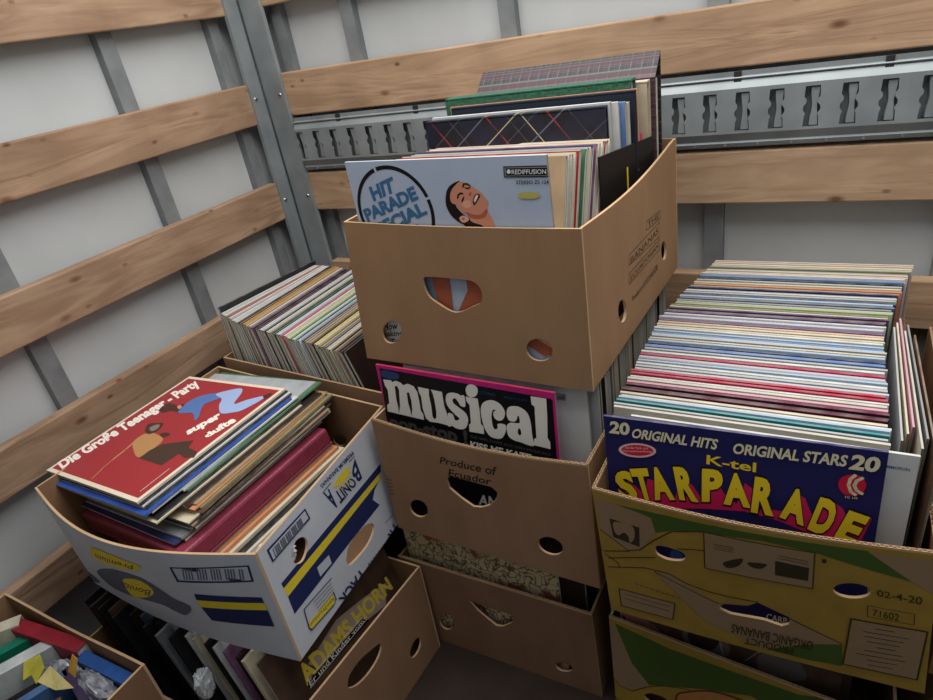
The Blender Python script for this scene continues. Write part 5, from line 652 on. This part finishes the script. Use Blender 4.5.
for i,(c,du,dv,yw) in enumerate(low):
    flat(c,z,du,dv-.012,yw,.006,'%s sleeve %s in the stack under the maroon case'%(c,'at the top' if i==0 else ('at the bottom' if i==9 else 'lying')),w=.312); z+=.0066
# crumpled white paper seen through the round hole of the white box
def crumple(name,c,sx,sy,sz,m,label,cat,seed,parts=5,kind=None,rot=0):
    bm=bmesh.new(); bmesh.ops.create_icosphere(bm,subdivisions=4,radius=1); rr=random.Random(seed); 
    pk=[Vector((rr.gauss(0,1),rr.gauss(0,1),rr.gauss(0,1))).normalized() for _ in range(26)]
    for v in bm.verts:
        d=v.co.normalized(); a=sorted([1-d.dot(p) for p in pk])[:2]; v.co=d*(1-.22*math.tanh(4*(a[1]-a[0])/(a[0]+a[1]+.02)) )
    M=Matrix.Translation(c)@Matrix.Rotation(rot,4,'Z')@Matrix.Diagonal((sx,sy,sz,1)); bm.transform(M)
    me=bpy.data.meshes.new(name); bm.to_mesh(me); bm.free(); me.materials.append(m); o=bpy.data.objects.new(name,me)
    for v in me.vertices: v.co-=Vector(c)
    o.location=c; COL.objects.link(o); tag(o,label,cat,None,kind); return o
POLY=mat('clear_white_plastic',(206,210,212),.25,0,(176,180,184),40,.2,60,.6)
crumple('crumpled_paper',(.600,-.848,.468),.028,.034,.032,mat('white_paper',(226,228,230),.7),'crumpled white paper seen through the white box round hole','paper',3)
crumple('plastic_bag',(.474,-.972,.262),.012,.018,.036,POLY,'crumpled white plastic bag strip beside the floor box records','plastic bag',5)
# ============================================================ BOOKS AND TAPES IN THE LOW LEFT BOX
def book(name,c,dim,yaw,tilt,mc,label,cat,group,page=True,pitch=0.):
    lx,ly,lz=dim; root=empty(name,c); root.rotation_mode='XYZ'; root.rotation_euler=(tilt,pitch,yaw); tag(root,label,cat,group)
    def bx(n,a,b,m,bev=.0008):
        mb=MB(); mb.box(a,b,m); o=mb.build(n,bevel=bev); o.parent=root; return o
    b=.0018
    bx('cover',(-lx/2,-ly/2,0),(lx/2,-ly/2+b,lz),mc); bx('cover',(-lx/2,ly/2-b,0),(lx/2,ly/2,lz),mc); bx('spine',(-lx/2,-ly/2,lz-b),(lx/2,ly/2,lz+.0006),mc)
    if page: bx('page_block',(-lx/2+.003,-ly/2+b,.002),(lx/2-.003,ly/2-b,lz-b),PAGE,0)
    return root
gF='books and tapes in the low left box'; zb=.010
def mm(n,c,r=.4): return mat(n,c,r,0,mixc(c,(0,0,0),.18),40)
bk=[('book',(.180,-1.038,.12),(.190,.024,.208),0.10,.0,mm('red_cover_board',(150,36,50)),'red book lying along the far wall of the low left box'),
('book',(.345,-1.035,.12),(.150,.020,.195),.02,0,mm('blue_cover_board',(44,88,158)),'bright blue case along the far wall of the low left box'),
('book',(.165,-1.118,.10),(.190,.026,.222),1.12,0,mm('white_cover_board',(196,200,200)),'thick white book angled across the low left box'),
('book',(.108,-1.110,.10),(.180,.020,.215),1.12,0,mm('green_cover_board',(26,118,92)),'green book beside the white one in the low left box'),
('book',(.070,-1.085,.10),(.120,.026,.232),.9,0,mm('cream_cover_board',(196,190,170)),'cream book in the corner of the low left box'),
('cassette_case',(.268,-1.118,.18),(.110,.016,.140),1.2,0,mm('steel_blue_case',(74,106,150),.25),'steel blue tape case in the low left box'),
('cassette_case',(.300,-1.150,.18),(.110,.015,.138),1.1,0,mm('brown_case',(96,70,58),.3),'brown tape case in the low left box'),
('cassette_case',(.330,-1.165,.18),(.110,.015,.140),1.15,0,mm('navy_case',(34,50,92),.25),'navy tape case in the low left box'),
('cassette_case',(.385,-1.115,.18),(.080,.018,.142),.5,0,mm('scarlet_case',(190,50,44),.3),'small scarlet case near the right side of low left box'),
('cassette_case',(.228,-1.150,.18),(.120,.014,.132),1.15,0,mm('black_case',(26,26,28),.25),'black tape case beside the white book in low left box'),
('cassette_case',(.345,-1.082,.18),(.140,.012,.140),-.25,0,mm('dark_violet_case',(58,48,76),.3),'dark violet case under the clear plastic bags'),
('cassette_case',(.200,-1.22,.18),(.140,.016,.130),1.15,0,mm('grey_case',(120,122,120),.3),'grey tape case at the near side of low left box'),
('cassette_case',(.300,-1.25,.18),(.140,.016,.132),1.1,0,mm('olive_case',(110,108,70),.3),'olive tape case at the near side of low left box'),
('book',(.32,-1.32,.0205),(.20,.09,.26),.1,0,mm('tan_cover_board',(150,128,98)),'tan book hidden at the near side of low left box')]
for n_,c,d,yw,tl,mc,l in bk: book(n_,c,d,yw,tl,mc,l,'book' if n_=='book' else 'tape case',gF,page=(n_=='book'))
def sheet(pts,m,label,cat,t=.0012,name='paper_card'):
    P=[Vector(p) for p in pts]; n=(P[1]-P[0]).cross(P[2]-P[0]).normalized(); mb=MB(); k=len(P)
    mb.add(P+[p-n*t for p in P],[tuple(range(k)),tuple(range(k,2*k))[::-1]]+[(i,k+i,k+(i+1)%k,(i+1)%k) for i in range(k)],m); o=mb.build(name,origin=P[0]); tag(o,label,cat,gF); return o
sheet([(.196,-1.085,.322),(.232,-1.070,.340),(.262,-1.082,.336),(.256,-1.10,.318),(.236,-1.094,.322),(.222,-1.104,.314)],mm('lemon_paper',(206,196,66)),'torn lemon yellow paper in the low left box','paper')
sheet([(.258,-1.098,.322),(.270,-1.076,.338),(.335,-1.082,.326),(.300,-1.094,.318)],mm('pale_yellow_card',(222,206,136)),'pale yellow triangular card in the low left box','paper')
sheet([(.288,-1.066,.318),(.296,-1.050,.346),(.312,-1.052,.345),(.312,-1.070,.316)],mm('amber_card',(214,160,64)),'small amber card standing up in the low left box','paper')
CL=mat('crinkled_clear_film',(150,152,158),.2,0,(104,104,116),60,.4,80,.7,contrast=.1)
crumple('plastic_bag',(.352,-1.062,.305),.066,.020,.026,CL,'crinkled clear plastic bag behind the blue case, low left box','plastic bag',11,rot=-.1)
crumple('plastic_bag',(.262,-1.066,.300),.045,.022,.026,CL,'crinkled clear bag beside the red book, low left box','plastic bag',12)
crumple('plastic_bag',(.372,-1.105,.300),.045,.018,.022,CL,'flat clear plastic bag at the right of the low left box','plastic bag',13,rot=-.2)
# ============================================================ CAMERA AND LIGHT
Rm,C,f=CAM
M=Matrix(((Rm[0][0],-Rm[1][0],-Rm[2][0],C[0]),(Rm[0][1],-Rm[1][1],-Rm[2][1],C[1]),(Rm[0][2],-Rm[1][2],-Rm[2][2],C[2]),(0,0,0,1)))
cam=bpy.data.cameras.new('camera'); co=bpy.data.objects.new('camera',cam); COL.objects.link(co); co.matrix_world=M
cam.sensor_fit='HORIZONTAL'; cam.sensor_width=36; cam.lens=36*f/933; cam.clip_start=.02; scn.camera=co
w=bpy.data.worlds.new('overcast_sky'); scn.world=w; w.use_nodes=True; bg=w.node_tree.nodes['Background']; bg.inputs[0].default_value=(.86,.93,1.0,1); bg.inputs[1].default_value=WORLD
def area(name,loc,rot,sx,sy,e,col=(1,1,1)):
    l=bpy.data.lights.new(name,'AREA'); l.shape='RECTANGLE'; l.size=sx; l.size_y=sy; l.energy=e; l.color=col; o=bpy.data.objects.new(name,l); COL.objects.link(o); o.location=loc; o.rotation_euler=rot; return o
area('added_overhead_light',OVERHEAD_P,(0,0,0),OVERHEAD_S[0],OVERHEAD_S[1],OVERHEAD_E,(1,.985,.96))  # area light added overhead for a top-to-bottom falloff; no roof is modelled
scn.view_settings.view_transform='Standard'; scn.view_settings.look='None'; scn.view_settings.gamma=1; scn.view_settings.use_curve_mapping=False; scn.view_settings.exposure=EXPO
